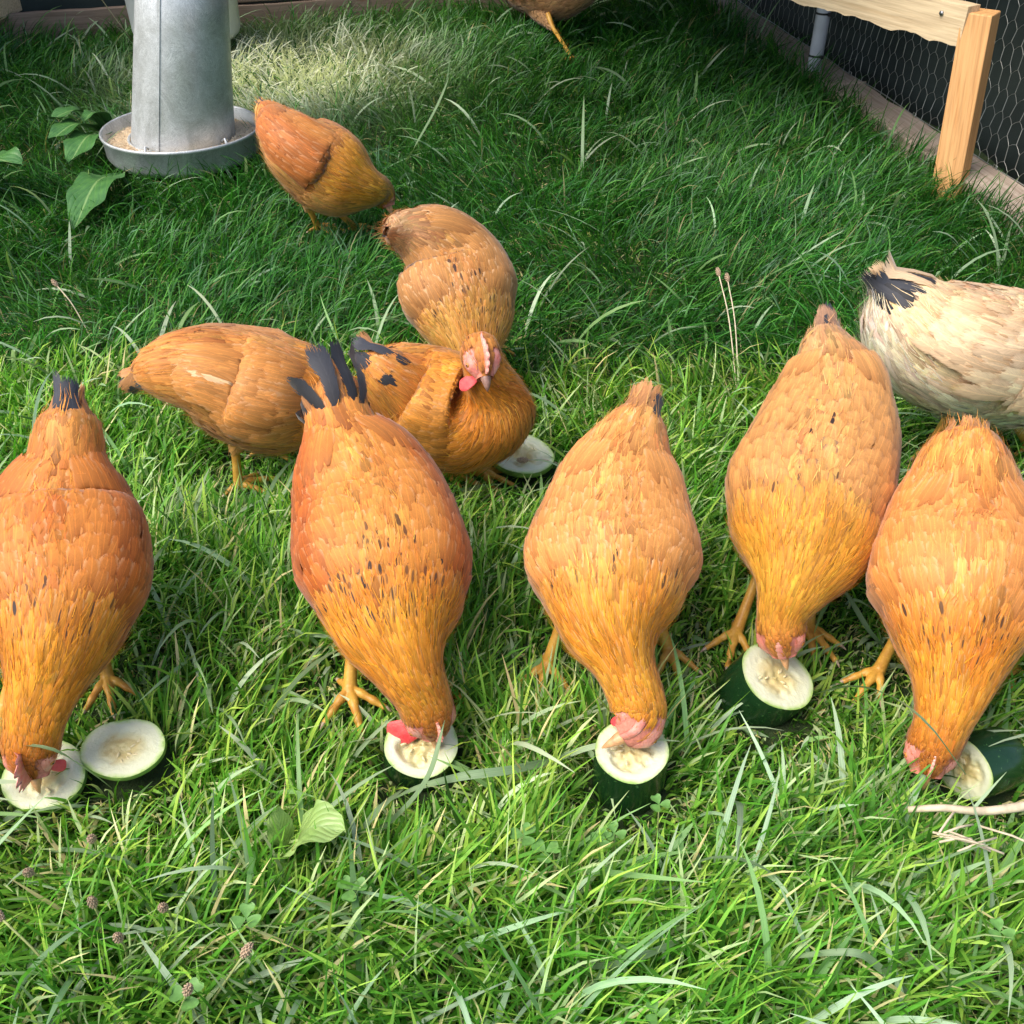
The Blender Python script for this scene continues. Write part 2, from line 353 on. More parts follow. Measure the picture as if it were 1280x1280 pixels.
def fbm(x, y, f, seed=0, o=3):
    r = np.random.default_rng(seed); v = 0; a = 1.
    for _ in range(o):
        for _ in range(4):
            th = r.uniform(0, 2 * math.pi); ff = f * r.uniform(.6, 1.5); v = v + a * np.sin(ff * (x * math.cos(th) + y * math.sin(th)) * 6.28 + r.uniform(0, 6.28)) / 2
        f *= 2.1; a *= .55
    return v / 2.4
sstep = lambda a, b, x: (lambda q: q * q * (3 - 2 * q))(np.clip((x - a) / (b - a), 0, 1))

def align(o, d, ax='X'):
    """give a beam its own axes so that the wood grain runs along it"""
    M = Vector(d).to_track_quat(ax, 'Z' if ax != 'Z' else 'Y').to_matrix().to_4x4(); c = Vector(o.data.vertices[0].co); M = Matrix.Translation(c) @ M
    o.data.transform(M.inverted()); o.matrix_basis = M; return o
# ------------------------------------------------------------------ ground, kerb, fences
KA, KB = np.array([.80, 4.78]), np.array([1.36, 1.45])          # inner edge of the right kerb
kdir = (KB - KA) / np.linalg.norm(KB - KA); knorm = np.array([-kdir[1], kdir[0]]) * (1 if -kdir[1] > 0 else -1)
BA, BB = P(-60, 70)[:2], P(480, 30)[:2]                          # foot of the back board
bdir = (BB - BA) / np.linalg.norm(BB - BA)
def gz(x, y): return .006 * fbm(x, y, .9, 3)
n = 90; gx = np.linspace(-1, 1, n); X, Y = np.meshgrid(gx ** 3 * 30, 2.2 + gx ** 3 * 30)
Fg = np.array([(i * n + j, i * n + j + 1, (i + 1) * n + j + 1, (i + 1) * n + j) for i in range(n - 1) for j in range(n - 1)])
GROUND = mesh('ground', np.stack([X, Y, gz(X, Y)], -1), Fg, ground_mat()); tag(GROUND, kind='structure')

klen = float(np.linalg.norm(KB - KA)); KANG = math.atan2(kdir[1], kdir[0])
kerb = empty('timber_kerb', (*KA, 0), KANG, label='flat weathered timber kerb board along the foot of the right wire fence', cat='kerb')
# local x runs along the kerb towards the camera; outer side is knorm
sgn = 1 if (-math.sin(KANG) * knorm[0] + math.cos(KANG) * knorm[1]) > 0 else -1
KW = .125
def kbox(x0, x1, y0, y1, z0, z1, rough=0.):
    a = Acc(); m = max(2, int((x1 - x0) / .04))
    xs = np.linspace(x0, x1, m); V = []
    for x in xs:
        e = rough * np.array([fbm(np.array(x), np.array(s * 3.), 6, 5) for s in range(4)])
        V += [(x, sgn * (y0 + e[0]), z0), (x, sgn * (y1 + e[1]), z0), (x, sgn * (y1 + e[2] * .5), z1 + e[2]), (x, sgn * (y0 + e[3]), z1 + e[3] * .6)]
    F = [(i * 4 + j, i * 4 + (j + 1) % 4, (i + 1) * 4 + (j + 1) % 4, (i + 1) * 4 + j) for i in range(m - 1) for j in range(4)] + [(0, 1, 2, 3), tuple((m - 1) * 4 + j for j in (3, 2, 1, 0))]
    a.add(V, F); return a
q = 0.
for ln in (1.34, 1.1, .95):
    bevel(kbox(q + .002, min(q + ln, klen) - .002, 0, KW, -.05, .05, .004).build('board', wood('kerb_board', (.30, .235, .19), (.40, .33, .27), 0, .9, .8, (.2, .15, .12)), kerb, smooth=False), .004); q += ln
    if q >= klen: break

# wire fence: vertical plane just inside the outer edge of the kerb
wf = empty('wire_fence', (*(KA + knorm * (KW - .006)), .05), KANG, label='hexagonal chicken wire fence rising from the outer edge of the timber kerb', cat='wire fence')
def hexwire(x0, x1, z0, z1, wv=.046, hv=.066, bulge=.012):
    a = Acc(); seen = set(); nx = int((x1 - x0) / wv) + 1; nz = int((z1 - z0) / (hv * .75)) + 1
    def nod(i, j, k):      # node of honeycomb column i row j
        x = x0 + (i + (j % 2) * .5) * wv; z = z0 + j * hv * .75 + (k * hv * .25)
        return x, z
    def wp(x, z):
        y = sgn * (bulge * fbm(np.array(x), np.array(z), 1.6, 9) + .10 * (z - z0)); dx = .006 * fbm(np.array(x), np.array(z), 7, 4); dz = .007 * fbm(np.array(z), np.array(x), 6, 8)
        return np.array([x + dx, float(y), z + dz])
    rl = .5 / math.sqrt(3)
    for j in range(nz):
        for i in range(nx):
            cx = x0 + (i + (j % 2) * .5) * wv; cz = z0 + j * hv * .75
            # twist (vertical), and two slanting wires
            p = [wp(cx, cz - hv * .25), wp(cx, cz + hv * .25), wp(cx - wv / 2, cz + hv * .5), wp(cx + wv / 2, cz + hv * .5)]
            a.tube([p[0], (p[0] + p[1]) / 2, p[1]], .0011, 4, False)
            for e in (2, 3):
                mid = (p[1] + p[e]) / 2 + np.array([0, 0, .002]); a.tube([p[1], mid, p[e]], .0007, 3, False)
    return a
tag(hexwire(-.1, klen, 0, .75).build('wire_netting', WIRE, wf), kind='stuff')
a = Acc(); a.tube([(x, sgn * .002 * math.sin(x * 9), .004 + .002 * math.sin(x * 14)) for x in np.linspace(-.1, klen, 60)], .0014, 5); a.build('selvedge_wire', WIRE, wf)
for i, x in enumerate(np.arange(.35, klen, .45)):
    a = Acc(); a.tube([(x - .008, -sgn * .004, .0), (x - .008, -sgn * .004, .012), (x + .008, -sgn * .004, .012), (x + .008, -sgn * .004, .0)], .0011, 5); a.build('staple', WIRE, wf)
# dark shade cloth hung outside the wire
sc_ = empty('shade_cloth', (*(KA + knorm * (KW + .06)), -.05), KANG, label='dark green shade cloth hanging behind the right chicken wire', cat='shade cloth')
m = 70; xs = np.linspace(-.3, klen, m); zs = np.linspace(0, 1.5, 14); V = [(x, sgn * (.03 + .012 * math.sin(x * 11 + z * 3) + .02 * math.sin(x * 4.3) + .1 * z), z) for z in zs for x in xs]
o = mesh('cloth', V, [(i * m + j, i * m + j + 1, (i + 1) * m + j + 1, (i + 1) * m + j) for i in range(13) for j in range(m - 1)], CLOTH, sc_)
s = o.modifiers.new('thickness', 'SOLIDIFY'); s.thickness = .002

# back fence: two low boards, post battens and dark cloth above
BANG = math.atan2(bdir[1], bdir[0]); blen = 3.1
bf = empty('back_fence', (*(BA - bdir * .5), 0), BANG, label='weathered low board fence with dark cloth above along the back of the run', cat='fence')
def bboard(x0, x1, z0, z1, y0=0., y1=.03):
    a = Acc(); m = 40; V = []
    for x in np.linspace(x0, x1, m):
        e = .003 * fbm(np.array(x), np.array(z1), 3, 2); V += [(x, y0, z0), (x, y1, z0), (x, y1, z1 + e), (x, y0, z1 + e)]
    a.add(V, [(i * 4 + j, i * 4 + (j + 1) % 4, (i + 1) * 4 + (j + 1) % 4, (i + 1) * 4 + j) for i in range(m - 1) for j in range(4)] + [(3, 2, 1, 0), tuple((m - 1) * 4 + j for j in (0, 1, 2, 3))]); return a
bevel(bboard(0, 1.52, -.05, .125).build('board', OLD, bf, smooth=False)); bevel(bboard(1.525, 3.2, -.05, .105).build('board', OLD, bf, smooth=False))
bevel(bboard(1.30, 3.2, .112, .215, .004, .03).build('board', OLD, bf, smooth=False))
for x_ in (1.40, 2.9):
    a = Acc(); a.box(x_, x_ + .07, .034, .08, -.1, 1.3); bevel(a.build('post', OLD, bf, smooth=False))
V = [(x, .095 + .012 * math.sin(x * 9) + .01 * math.sin(x * 23 + z * 4), z) for z in zs for x in np.linspace(-.2, 3.4, m)]
m = 70
V = [(x, .105 + .012 * math.sin(x * 9) + .008 * math.sin(x * 23 + z * 4), z) for z in zs for x in np.linspace(-.2, 3.4, m)]
mesh('backing_cloth', V, [(i * m + j, i * m + j + 1, (i + 1) * m + j + 1, (i + 1) * m + j) for i in range(13) for j in range(m - 1)], CLOTH, bf)

# added sheets, unseen above the picture, put up to shade the far end
RZ = 1.15
shade_root = empty('added_shade_sheets', (.5, 4.2, RZ), BANG * 0, label='added unseen sheets above the frame that shade the far end of the run', cat='added shade sheet')
# the added sheets are built below so that their shade falls on the far right corner

# timber perch: leaning post with a rail
pf = P(1186, 246); pb = np.array([pf[0], pf[1]])
perch = empty('timber_perch', (*pb, 0), 0, label='raw pine post and pale rail frame standing against the right wire fence', cat='timber frame')
ptop = P(1227, 14, .43); pw, pd = .047, .044
fdir = np.array([.43, -1.]); fdir /= np.linalg.norm(fdir); fs = np.array([fdir[1], -fdir[0]]) * -1   # face directions of the post
def prism(p0, p1, ax, ay, wx, wy, sub=1, rough=0., seed=0):
    """box beam from p0 to p1, half widths wx, wy along ax, ay"""
    a = Acc(); V = []; m = sub + 1
    for i in range(m):
        c = np.asarray(p0) + (np.asarray(p1) - np.asarray(p0)) * i / sub
        for k, (sx, sy) in enumerate(((-1, -1), (1, -1), (1, 1), (-1, 1))):
            e = rough * (fbm(np.array(i * .03), np.array(k * 2.), 1.3, seed + k) + .8 * fbm(np.array(i * .0125), np.array(k * 2.), 7, seed + k + 9))
            V.append(c + ax * wx * sx * (1 + 0) + ay * (wy * sy + (e if sy < 0 else e * .15)))
    a.add(V, [(i * 4 + j, i * 4 + (j + 1) % 4, (i + 1) * 4 + (j + 1) % 4, (i + 1) * 4 + j) for i in range(m - 1) for j in range(4)] + [(3, 2, 1, 0), tuple((m - 1) * 4 + j for j in range(4))]); return a
e1 = np.array([.80, -.60, 0]); e2 = np.array([.60, .80, 0])
o = prism(pf + np.array([0, 0, -.05]), ptop, e1, e2, .036, .036).build('post', PINE, perch, root=perch, smooth=False); bevel(o, .003); align(o, ptop - pf, 'Z')
ra = P(1212, 32, .40); rdir = np.array([-.527, .85, 0]); rdir /= np.linalg.norm(rdir); rb = ra + rdir * 2.25; rperp = np.array([rdir[1], -rdir[0], 0])
up = np.array([0, 0, 1.])
o = prism(ra, rb, rperp, up, .022, .044, 180, .008, 7).build('rail', PINE_RAIL, perch, root=perch, smooth=False); align(o, rdir)
for k in (0,):
    c = ra + rdir * .07 - rperp * .023 + up * .018; a = Acc(); nn = -rperp; a.tube([c, c + nn * .0035], .0055, 10); a.build('screw', SCREW, perch, root=perch)

# grey pipe with cable ties
pp = P(1017, 88, .05); pipe = empty('grey_pipe', tuple(pp), 0, label='short grey plastic pipe standing on the kerb with two black cable ties', cat='pipe')
a = Acc(); a.lathe([(.0, .0), (.0225, 0), (.0235, .003), (.0235, .55), (.019, .55), (.019, .54)], tuple(pp), 24)
a.build('pipe_body', PVC, pipe, root=pipe)
for z in (.045, .175):
    a = Acc(); a.lathe([(.0236, z), (.0255, z), (.0255, z + .006), (.0236, z + .006)], tuple(pp), 24); a.box(pp[0] + .008, pp[0] + .017, pp[1] - .034, pp[1] - .022, pp[2] + z - .001, pp[2] + z + .008); a.build('cable_tie', BLACKP, pipe, root=pipe, smooth=False)

# ------------------------------------------------------------------ feeder
fc = P(226, 157, .118); FZ = .03; fc[2] = 0; fb = fc + np.array([0, 0, FZ])
feeder = empty('poultry_feeder', tuple(fc), 0, label='galvanised tube feeder standing in a round pan of feed', cat='poultry feeder')
a = Acc(); RP = .206
a.lathe([(0, .012), (RP - .03, .012), (RP - .008, .02), (RP - .004, .03), (RP, .083), (RP + .003, .087), (RP + .006, .085), (RP + .006, .079), (RP + .002, .077), (RP - .001, .03), (RP - .01, .016), (RP - .03, .006), (0, .006)], tuple(fb), 96)
a.build('pan', GALV, feeder, root=feeder)
r0, r1 = .139, .098; LEAN = R(10.5)
def lean(pts):      # the tube hangs a little askew in its pan
    p = np.asarray(pts, float) - fb; c, s_ = math.cos(LEAN), math.sin(LEAN); q = p.copy(); q[:, 0] = c * p[:, 0] + s_ * (p[:, 2] - .05); q[:, 2] = .05 - s_ * p[:, 0] * .25 + c * (p[:, 2] - .05); return q + fb
a = Acc(); a.lathe([(r0 - .003, .048), (r0, .046), (r0, .05), (r1 * .5 + r0 * .5, .36), (r1, .66), (r1 - .003, .66), (r0 - .003, .05)], tuple(fb), 80); a.V = [lean(v) for v in a.V]; a.build('tube', GALV, feeder, root=feeder)
a = Acc(); a.lathe([(r0 + .006 + .004 * math.cos(t_), .056 + .004 * math.sin(t_)) for t_ in np.linspace(0, 2 * math.pi, 9)], tuple(fb), 80); a.V = [lean(v) for v in a.V]; a.build('wire_ring', GALV, feeder, root=feeder)
an = R(-104); er = np.array([math.cos(an), math.sin(an), 0]); et = np.array([-er[1], er[0], 0])
a = prism(fb + er * (r0 + .001) + up * .06, fb + er * (r1 + .001) + up * .66, et, er, .004, .0016); a.V = [lean(v) for v in a.V]; a.build('seam', GALV, feeder, root=feeder, smooth=False)
for an2 in (-112, -30):
    a = Acc(); er2 = np.array([math.cos(R(an2)), math.sin(R(an2)), 0])
    a.tube([fb + er2 * (r0 + .006) + up * .07, fb + er2 * (r0 + .016) + up * .078, fb + er2 * (r0 + .022) + up * .06, fb + er2 * (r0 + .022) + up * .042], .004, 8); a.build('hanger_hook', GALV, feeder, root=feeder)
# feed surface with granules
k, m = 96, 14; V = [];
for i in range(m):
    r = RP - .004 - (RP - r0 + .02) * i / (m - 1)
    for j in range(k):
        th = 2 * math.pi * j / k; V.append((fc[0] + r * math.cos(th), fc[1] + r * math.sin(th), FZ + .046 + .012 * i / (m - 1) + .003 * float(fbm(np.array(r * math.cos(th)), np.array(r * math.sin(th)), 9, 6))))
feed = mesh('feed', V, [(i * k + j, i * k + (j + 1) % k, (i + 1) * k + (j + 1) % k, (i + 1) * k + j) for i in range(m - 1) for j in range(k)], FEEDM, None, root=feeder); feed.parent = feeder
ng = 5000; th = rng.uniform(0, 6.283, ng); rr_ = rng.uniform(r0 + .004, RP - .006, ng); s_ = rng.uniform(.0012, .0026, ng)
c = np.stack([fc[0] + rr_ * np.cos(th), fc[1] + rr_ * np.sin(th), FZ + .051 + .012 * (RP - rr_) / (RP - r0) + .002 * rng.normal(size=ng)], 1)
tet = np.array([(1, 1, 1), (1, -1, -1), (-1, 1, -1), (-1, -1, 1)]) ; V = c[:, None] + tet[None] * s_[:, None, None] * rng.uniform(.5, 1, (ng, 4, 3))
b_ = np.arange(ng)[:, None] * 4
Ft = np.concatenate([b_ + np.array(f) for f in ((0, 1, 2), (0, 3, 1), (0, 2, 3), (1, 3, 2))])
tag(mesh('feed_grains', V, Ft, FEEDM, feed, root=feeder, smooth=False), kind='stuff')
# white plastic bucket hung on the back fence
bp = P(236, 36, .12); bp = bp - np.array([0, .02, 0])
bucket = empty('white_bucket', (bp[0], bp[1], .10), 0, label='white plastic bucket hanging on the back fence behind the metal feeder', cat='bucket')
a = Acc(); a.lathe([(0, 0), (.165, 0), (.178, .012), (.184, .03), (.195, .40), (.202, .40), (.202, .41), (.192, .41), (.174, .02), (0, .01)], (bp[0], bp[1], .10), 56); a.build('bucket_body', WHITEP, bucket, root=bucket)
a = Acc(); a.tube([(bp[0] + .197 * math.cos(t_), bp[1] + .01, .48 + .22 * math.sin(t_)) for t_ in np.linspace(0, math.pi, 20)], .003, 6); a.build('handle', WIRE, bucket, root=bucket)

# light plank end at the far left corner
pa, pb2 = P(-60, 32, .16), P(62, -22, .16)
pl = empty('pale_plank', tuple((pa * .5 + pb2 * .5) * np.array([1, 1, 0])), 0, label='pale plank slanting across the far left corner of the run', cat='plank')
dd_ = (pb2 - pa) / np.linalg.norm(pb2 - pa); pr_ = np.array([dd_[1], -dd_[0], 0]); pr_ /= np.linalg.norm(pr_)
o = prism(pa - dd_ * .2, pb2 + dd_ * .3, up, pr_, .045, .012).build('plank_board', PINE_RAIL, pl, root=pl, smooth=False); bevel(o)
o = prism(pa * np.array([1, 1, 0]) + np.array([-.2, .1, -.05]), pa + np.array([-.2, .1, .2]), dd_, pr_, .02, .02).build('plank_leg', PINE, pl, root=pl, smooth=False)

# ------------------------------------------------------------------ marrows (courgettes)
MARROWS = []
def marrow(px, py, z, rad, h, tilt, tdir, label, ecc=(1, 1), dam=.4, seed=0, name='marrow_chunk', cat='courgette chunk', base=0.0):
    """cut piece: centre of the cut face seen at px, py at height z; axis tilted by tilt towards tdir"""
    c = P(px, py, z); ax = np.array([math.sin(tilt) * math.cos(tdir), math.sin(tilt) * math.sin(tdir), math.cos(tilt)])
    e1 = np.cross(ax, [0, 1, .01]); e1 /= np.linalg.norm(e1); e2 = np.cross(ax, e1); e1, e2 = e1, e2
    root = empty(name, (c[0] - ax[0] * h, c[1] - ax[1] * h, max(0, c[2] - ax[2] * h)), 0, label=label, cat=cat, group='cut courgette pieces for the hens')
    K = 64; r_ = np.random.default_rng(seed); ph = r_.uniform(0, 6.28, 4)
    def outl(th): return 1 + .025 * math.sin(2 * th + ph[0]) + .018 * math.sin(3 * th + ph[1]) + .01 * math.sin(5 * th + ph[2])
    V = []; prof = [(.0, -h), (.55, -h), (.9, -h * .97), (.985, -h + min(.008, h * .3)), (1.02, -h * .5), (1.0, -.003), (.992, -.0008)]
    for f, zz in prof:
        for j in range(K):
            th = 2 * math.pi * j / K; q = rad * f * outl(th); V.append(c + e1 * q * math.cos(th) * ecc[0] + e2 * q * math.sin(th) * ecc[1] + ax * zz)
    F = [(i * K + j, i * K + (j + 1) % K, (i + 1) * K + (j + 1) % K, (i + 1) * K + j) for i in range(len(prof) - 1) for j in range(K)]
    o = mesh('rind', V, F, RIND if h > .02 else RIND2, root, root=root)
    V = []; UV = []; M = 26
    for i in range(M):
        f = .995 * (1 - i / M)
        for j in range(K):
            th = 2 * math.pi * j / K; q = rad * f * outl(th); x, y = q * math.cos(th) * ecc[0], q * math.sin(th) * ecc[1]
            nz = float(fbm(np.array(x * 1.), np.array(y * 1.), 22, seed + 3)); core = float(sstep(.74, .5, f))
            zz = -.0002 - core * dam * .016 * max(0, .45 + 1.2 * nz) - .0006 * (1 - core) * abs(nz)
            V.append(c + e1 * x + e2 * y + ax * zz); UV.append((f * math.cos(th), f * math.sin(th)))
    F = [(i * K + j, i * K + (j + 1) % K, (i + 1) * K + (j + 1) % K, (i + 1) * K + j) for i in range(M - 1) for j in range(K)]
    V.append(c - ax * .012 * dam * .5); UV.append((0, 0)); F += [((M - 1) * K + j, (M - 1) * K + (j + 1) % K, M * K) for j in range(K)]
    mesh('flesh', V, F, FLESH, root, root=root, uv=np.array(UV))
    # a few pale seeds lying in the pulp
    for q in range(9):
        th = r_.uniform(0, 6.28); f = r_.uniform(.2, .5) * rad; d0 = e1 * math.cos(th) + e2 * math.sin(th); s0 = c + d0 * f - ax * .002 * (1 + dam); tt = e1 * math.cos(th + .3) + e2 * math.sin(th + .3)
        a = Acc(); a.tube([s0 - tt * .004, s0 - tt * .0025, s0, s0 + tt * .0025, s0 + tt * .004], [.0003, .0013, .0018, .0013, .0003], 6); o = a.build('seed', SEEDM, root, root=root)
    MARROWS.append((c - ax * h * .5, rad * 1.0, h)); return root
SEEDM = simple('pale_seed', (.72, .62, .36), .4, var=.15, scale=200, bmp=0)
marrow(55, 968, .034, .046, .012, R(10), R(-70), 'courgette slice being pecked by the far left hen, its edge under her comb', (1.02, .98), .5, 1, 'marrow_slice', 'courgette slice')
marrow(154, 934, .040, .045, .011, R(7), R(-60), 'pale courgette slice lying alone beside the far left hen', (1.05, .92), .15, 2, 'marrow_slice', 'courgette slice')
marrow(527, 930, .052, .0425, .055, R(16), R(-70), 'thick courgette half under the head of the hen with black tail feathers', (1, 1), .7, 3)
marrow(790, 938, .072, .0425, .085, R(4), R(-90), 'upright dark green courgette chunk under the beak of the middle hen', (1, 1), .5, 4)
marrow(972, 845, .062, .0475, .075, R(24), R(-32), 'tilted courgette chunk in the grass under the beak of the hen second from right', (1.08, .96), .25, 5)
marrow(1205, 962, .045, .037, .07, R(80), R(-155), 'dark courgette end lying on its side by the rightmost front hen', (1, 1), .3, 6)
marrow(652, 566, .045, .054, .014, R(6), R(0), 'greenish courgette slice half hidden behind the sitting golden hen', (1, 1.05), .6, 7, 'marrow_slice', 'courgette slice')

# ------------------------------------------------------------------ hens
class Surf:
    NS, NP = 200, 96
    def __init__(s, tab, roll=0., lump=0):
        """tab rows: world xyz, half width, half height above, half height below"""
        D, s.L = crom(tab, s.NS); s.c = D[:, :3]; s.w = np.maximum(D[:, 3], .004); s.ht = np.maximum(D[:, 4], .004); s.hb = np.maximum(D[:, 5], .004)
        T = np.gradient(s.c, axis=0); T /= np.linalg.norm(T, axis=1)[:, None]
        k = 5; Tp = np.pad(T, ((k, k), (0, 0)), 'edge'); T = sum(Tp[i:i + s.NS] for i in range(2 * k + 1)); T /= np.linalg.norm(T, axis=1)[:, None]; s.T = T
        m = int(s.NS * .5); side = np.zeros_like(T); h = T[m].copy(); h[2] = 0; h /= np.linalg.norm(h); side[m] = (-h[1], h[0], 0)
        for rng_ in (range(m + 1, s.NS), range(m - 1, -1, -1)):
            p = m
            for i in rng_:
                v = side[p] - T[i] * side[p].dot(T[i]); side[i] = v / np.linalg.norm(v); p = i
        if roll:      # the head turns on the neck
            q_ = np.linspace(0, s.L, s.NS); a_ = roll * sstep(s.L - .13, s.L - .04, q_)[:, None]; up0 = np.cross(T, side); side = side * np.cos(a_) + up0 * np.sin(a_)
        s.side = side; s.up = np.cross(T, side)
        ph = np.linspace(0, 2 * math.pi, s.NP, endpoint=False); s.ph = ph; cp, sp = np.cos(ph), np.sin(ph)
        h = np.where(cp > 0, s.ht[:, None], s.hb[:, None]); ex = 1.
        X = np.sign(sp) * np.abs(sp) ** ex; Z = np.sign(cp) * np.abs(cp) ** ex
        s.pos = s.c[:, None] + side[:, None] * (s.w[:, None] * X)[..., None] + s.up[:, None] * (h * Z)[..., None]
        ds = np.gradient(s.pos, axis=0); dp = np.roll(s.pos, -1, 1) - np.roll(s.pos, 1, 1)
        nn = np.cross(dp, ds); nn /= np.linalg.norm(nn, axis=-1)[..., None] + 1e-9
        out = s.pos - s.c[:, None]; nn *= np.sign((nn * out).sum(-1, keepdims=True)); nn += 1e-6; s.nrm = nn
        s.rad = np.linalg.norm(out, axis=-1)
        if lump:      # every bird is a little lumpy in its own way
            q_ = np.linspace(0, s.L, s.NS)[:, None]; f_ = fbm(cp[None] * .12 + 0 * q_, sp[None] * .12 + q_ * .9, 4.2, lump, 2) * np.clip(s.w / .09, 0, 1)[:, None]
            s.pos = s.pos + s.nrm * (.0065 * f_)[..., None]
    def _g(s, A, q, ph):
        a = np.clip(q / s.L, 0, 1) * (s.NS - 1); i = np.minimum(a.astype(int), s.NS - 2); f = (a - i)
        b = (ph / (2 * math.pi) % 1.0) * s.NP; j = b.astype(int) % s.NP; g = b - np.floor(b); j2 = (j + 1) % s.NP
        if A.ndim == 3: f = f[..., None]; g = g[..., None]
        return A[i, j] * (1 - f) * (1 - g) + A[i + 1, j] * f * (1 - g) + A[i, j2] * (1 - f) * g + A[i + 1, j2] * f * g
    def p(s, q, ph):
        o = s._g(s.pos, q, ph); ext = np.minimum(q, 0)[..., None]; e2 = np.maximum(q - s.L, 0)[..., None]
        return o + s.T[0] * ext + s.T[-1] * e2
    def n(s, q, ph):
        v = s._g(s.nrm, q, ph); return v / (np.linalg.norm(v, axis=-1)[..., None] + 1e-9)
    def r(s, q, ph): return np.maximum(s._g(s.rad, q, ph), .012)

FV = np.array([0, .3, .62, .86, 1.0]); FW = np.array([.42, .92, 1.05, .95, .45]); FU = np.array([-1, 0, 1.])
FVL = np.array([0, .12, .3, .5, .7, .85, .95, 1.0]); FWL = np.array([.25, .6, .9, 1., .98, .88, .62, .24])
def feathers(S, q0, ph0, L, W, ang, lift, base, off=None, long=False, curl=0.):
    """feathers that follow the surface S towards the tail; returns V (n,k,3), uv (k,2)"""
    v, wv = (FVL, FWL) if long else (FV, FW); n = len(q0)
    v_ = v[None, :, None]; u_ = FU[None, None, :]; e = lambda x: np.asarray(x)[:, None, None]
    qq = e(q0) - e(L * np.cos(ang)) * v_ + 0 * u_
    pm = e(ph0) + 0 * qq; r = S.r(qq, pm)
    pp = pm + (e(L * np.sin(ang)) * v_ + e(W) * .5 * wv[None, :, None] * u_) / r
    n_ = S.n(qq, pp); h = e(base) + e(lift) * e(L) * v_ - curl * e(L) * v_ ** 2 + e(W) * .08 * (1 - u_ ** 2)
    if off is not None: h = h + off(qq, pp)
    if not long: h = h * np.clip((qq + .012) / .035, .1, 1)
    V = S.p(qq, pp) + n_ * h[..., None]
    if not long:      # tail coverts close to a point behind the last vertebra
        ext = np.minimum(qq, 0)[..., None]; ax_ = S.c[0] + S.T[0] * ext; V = ax_ + (V - ax_) * np.clip(1 + ext / .030, .12, 1)
    uv = np.stack(np.broadcast_arrays(u_[0] * .5 + .5, v_[0] + 0 * u_[0]), -1).reshape(-1, 2)
    return V.reshape(n, -1, 3), uv
def feather_mesh(name, Vs, uv, cols, pats, parent, root, long=False, stuff=True):
    n, k, _ = Vs.shape; rows = k // 3
    f1 = np.array([(i * 3 + j, i * 3 + j + 1, (i + 1) * 3 + j + 1, (i + 1) * 3 + j) for i in range(rows - 1) for j in range(2)])
    F = (np.arange(n)[:, None, None] * k + f1[None]).reshape(-1, 4)
    o = mesh(name, Vs.reshape(-1, 3), F, PLUME, parent, root=root, pig=np.repeat(cols, k, 0), pat=np.repeat(pats, k, 0), uv=np.tile(uv, (n, 1)))
    if stuff: o['kind'] = 'stuff'
    return o

def strat(S, d0, d1, sp_s, sp_p, r, pmin=-math.pi, pmax=math.pi):
    """staggered rows over the band d0..d1 (distance from the beak end)"""
    Q, PH = [], []
    q = S.L - d1; row = 0
    while q < S.L - d0:
        rr = float(np.interp(q, np.linspace(0, S.L, S.NS), (S.w + (S.ht + S.hb) / 2) / 2)); rr = max(rr, .01)
        m = max(3, int((pmax - pmin) * rr / sp_p)); ph = pmin + (np.arange(m) + .5 * (row % 2) + r.uniform(-.25, .25, m)) * (pmax - pmin) / m
        PH.append(ph); Q.append(q + r.uniform(-.3, .3, m) * sp_s); q += sp_s; row += 1
    return np.concatenate(Q), np.concatenate(PH)
lerp = lambda a, b, t: a + (b - a) * t

def foot(root, ank, hock, head, spread, r, sc=1.0, scz=1.0):
    """bare shank, three front toes, hind toe; ank is the ankle point just above the ground"""
    a = Acc(); ank = np.asarray(ank, float); hock = np.asarray(hock, float)
    knee = hock + (hock - ank) * .25 + np.array([0, 0, .02])
    pts = crom(np.c_[[ank + [0, 0, -.003], ank * .7 + hock * .3, ank * .3 + hock * .7, hock, knee]], 12)[0]
    a.tube(pts, np.interp(np.linspace(0, 1, 12), [0, .12, .35, .7, .85, 1], [.0095, .0078, .0068, .0072, .0095, .009]) * sc, 12)
    claws = []
    for k, (da, ln, rr) in enumerate(((spread, .046, .0054), (0, .060, .0058), (-spread, .048, .0054), (math.pi + .25, .026, .0048))):
        th = head + da + r.uniform(-.08, .08); d = np.array([math.cos(th), math.sin(th), 0]); L = ln * sc
        p = [ank + [0, 0, .0015], ank + d * L * .3 + [0, 0, .001], ank + d * L * .62 + [0, 0, -.003], ank + d * L + [0, 0, -.009]]
        C, _ = crom(np.array(p), 14); t = np.linspace(0, 1, 14)
        rad = np.interp(t, [0, .3, .7, 1], [rr * 1.25, rr, rr * .85, rr * .6]) * (1 + .12 * np.cos(t * 6.28 * 3)) * sc
        a.tube(C, rad, 10)
        cp = [C[-2], C[-1] + d * .003, C[-1] + d * .009 + [0, 0, -.004]]; claws.append(cp)
    o = a.build('leg', LEG, root, root=root); rm = o.modifiers.new('fuse', 'REMESH'); rm.mode = 'VOXEL'; rm.voxel_size = .0014; rm.use_smooth_shade = True
    for cp in claws:
        a = Acc(); a.tube(crom(np.array(cp), 6)[0], np.array([.0028, .0027, .0024, .0018, .0011, .0004]) * sc, 8); a.build('claw', CLAW, o, root=root)
    return o

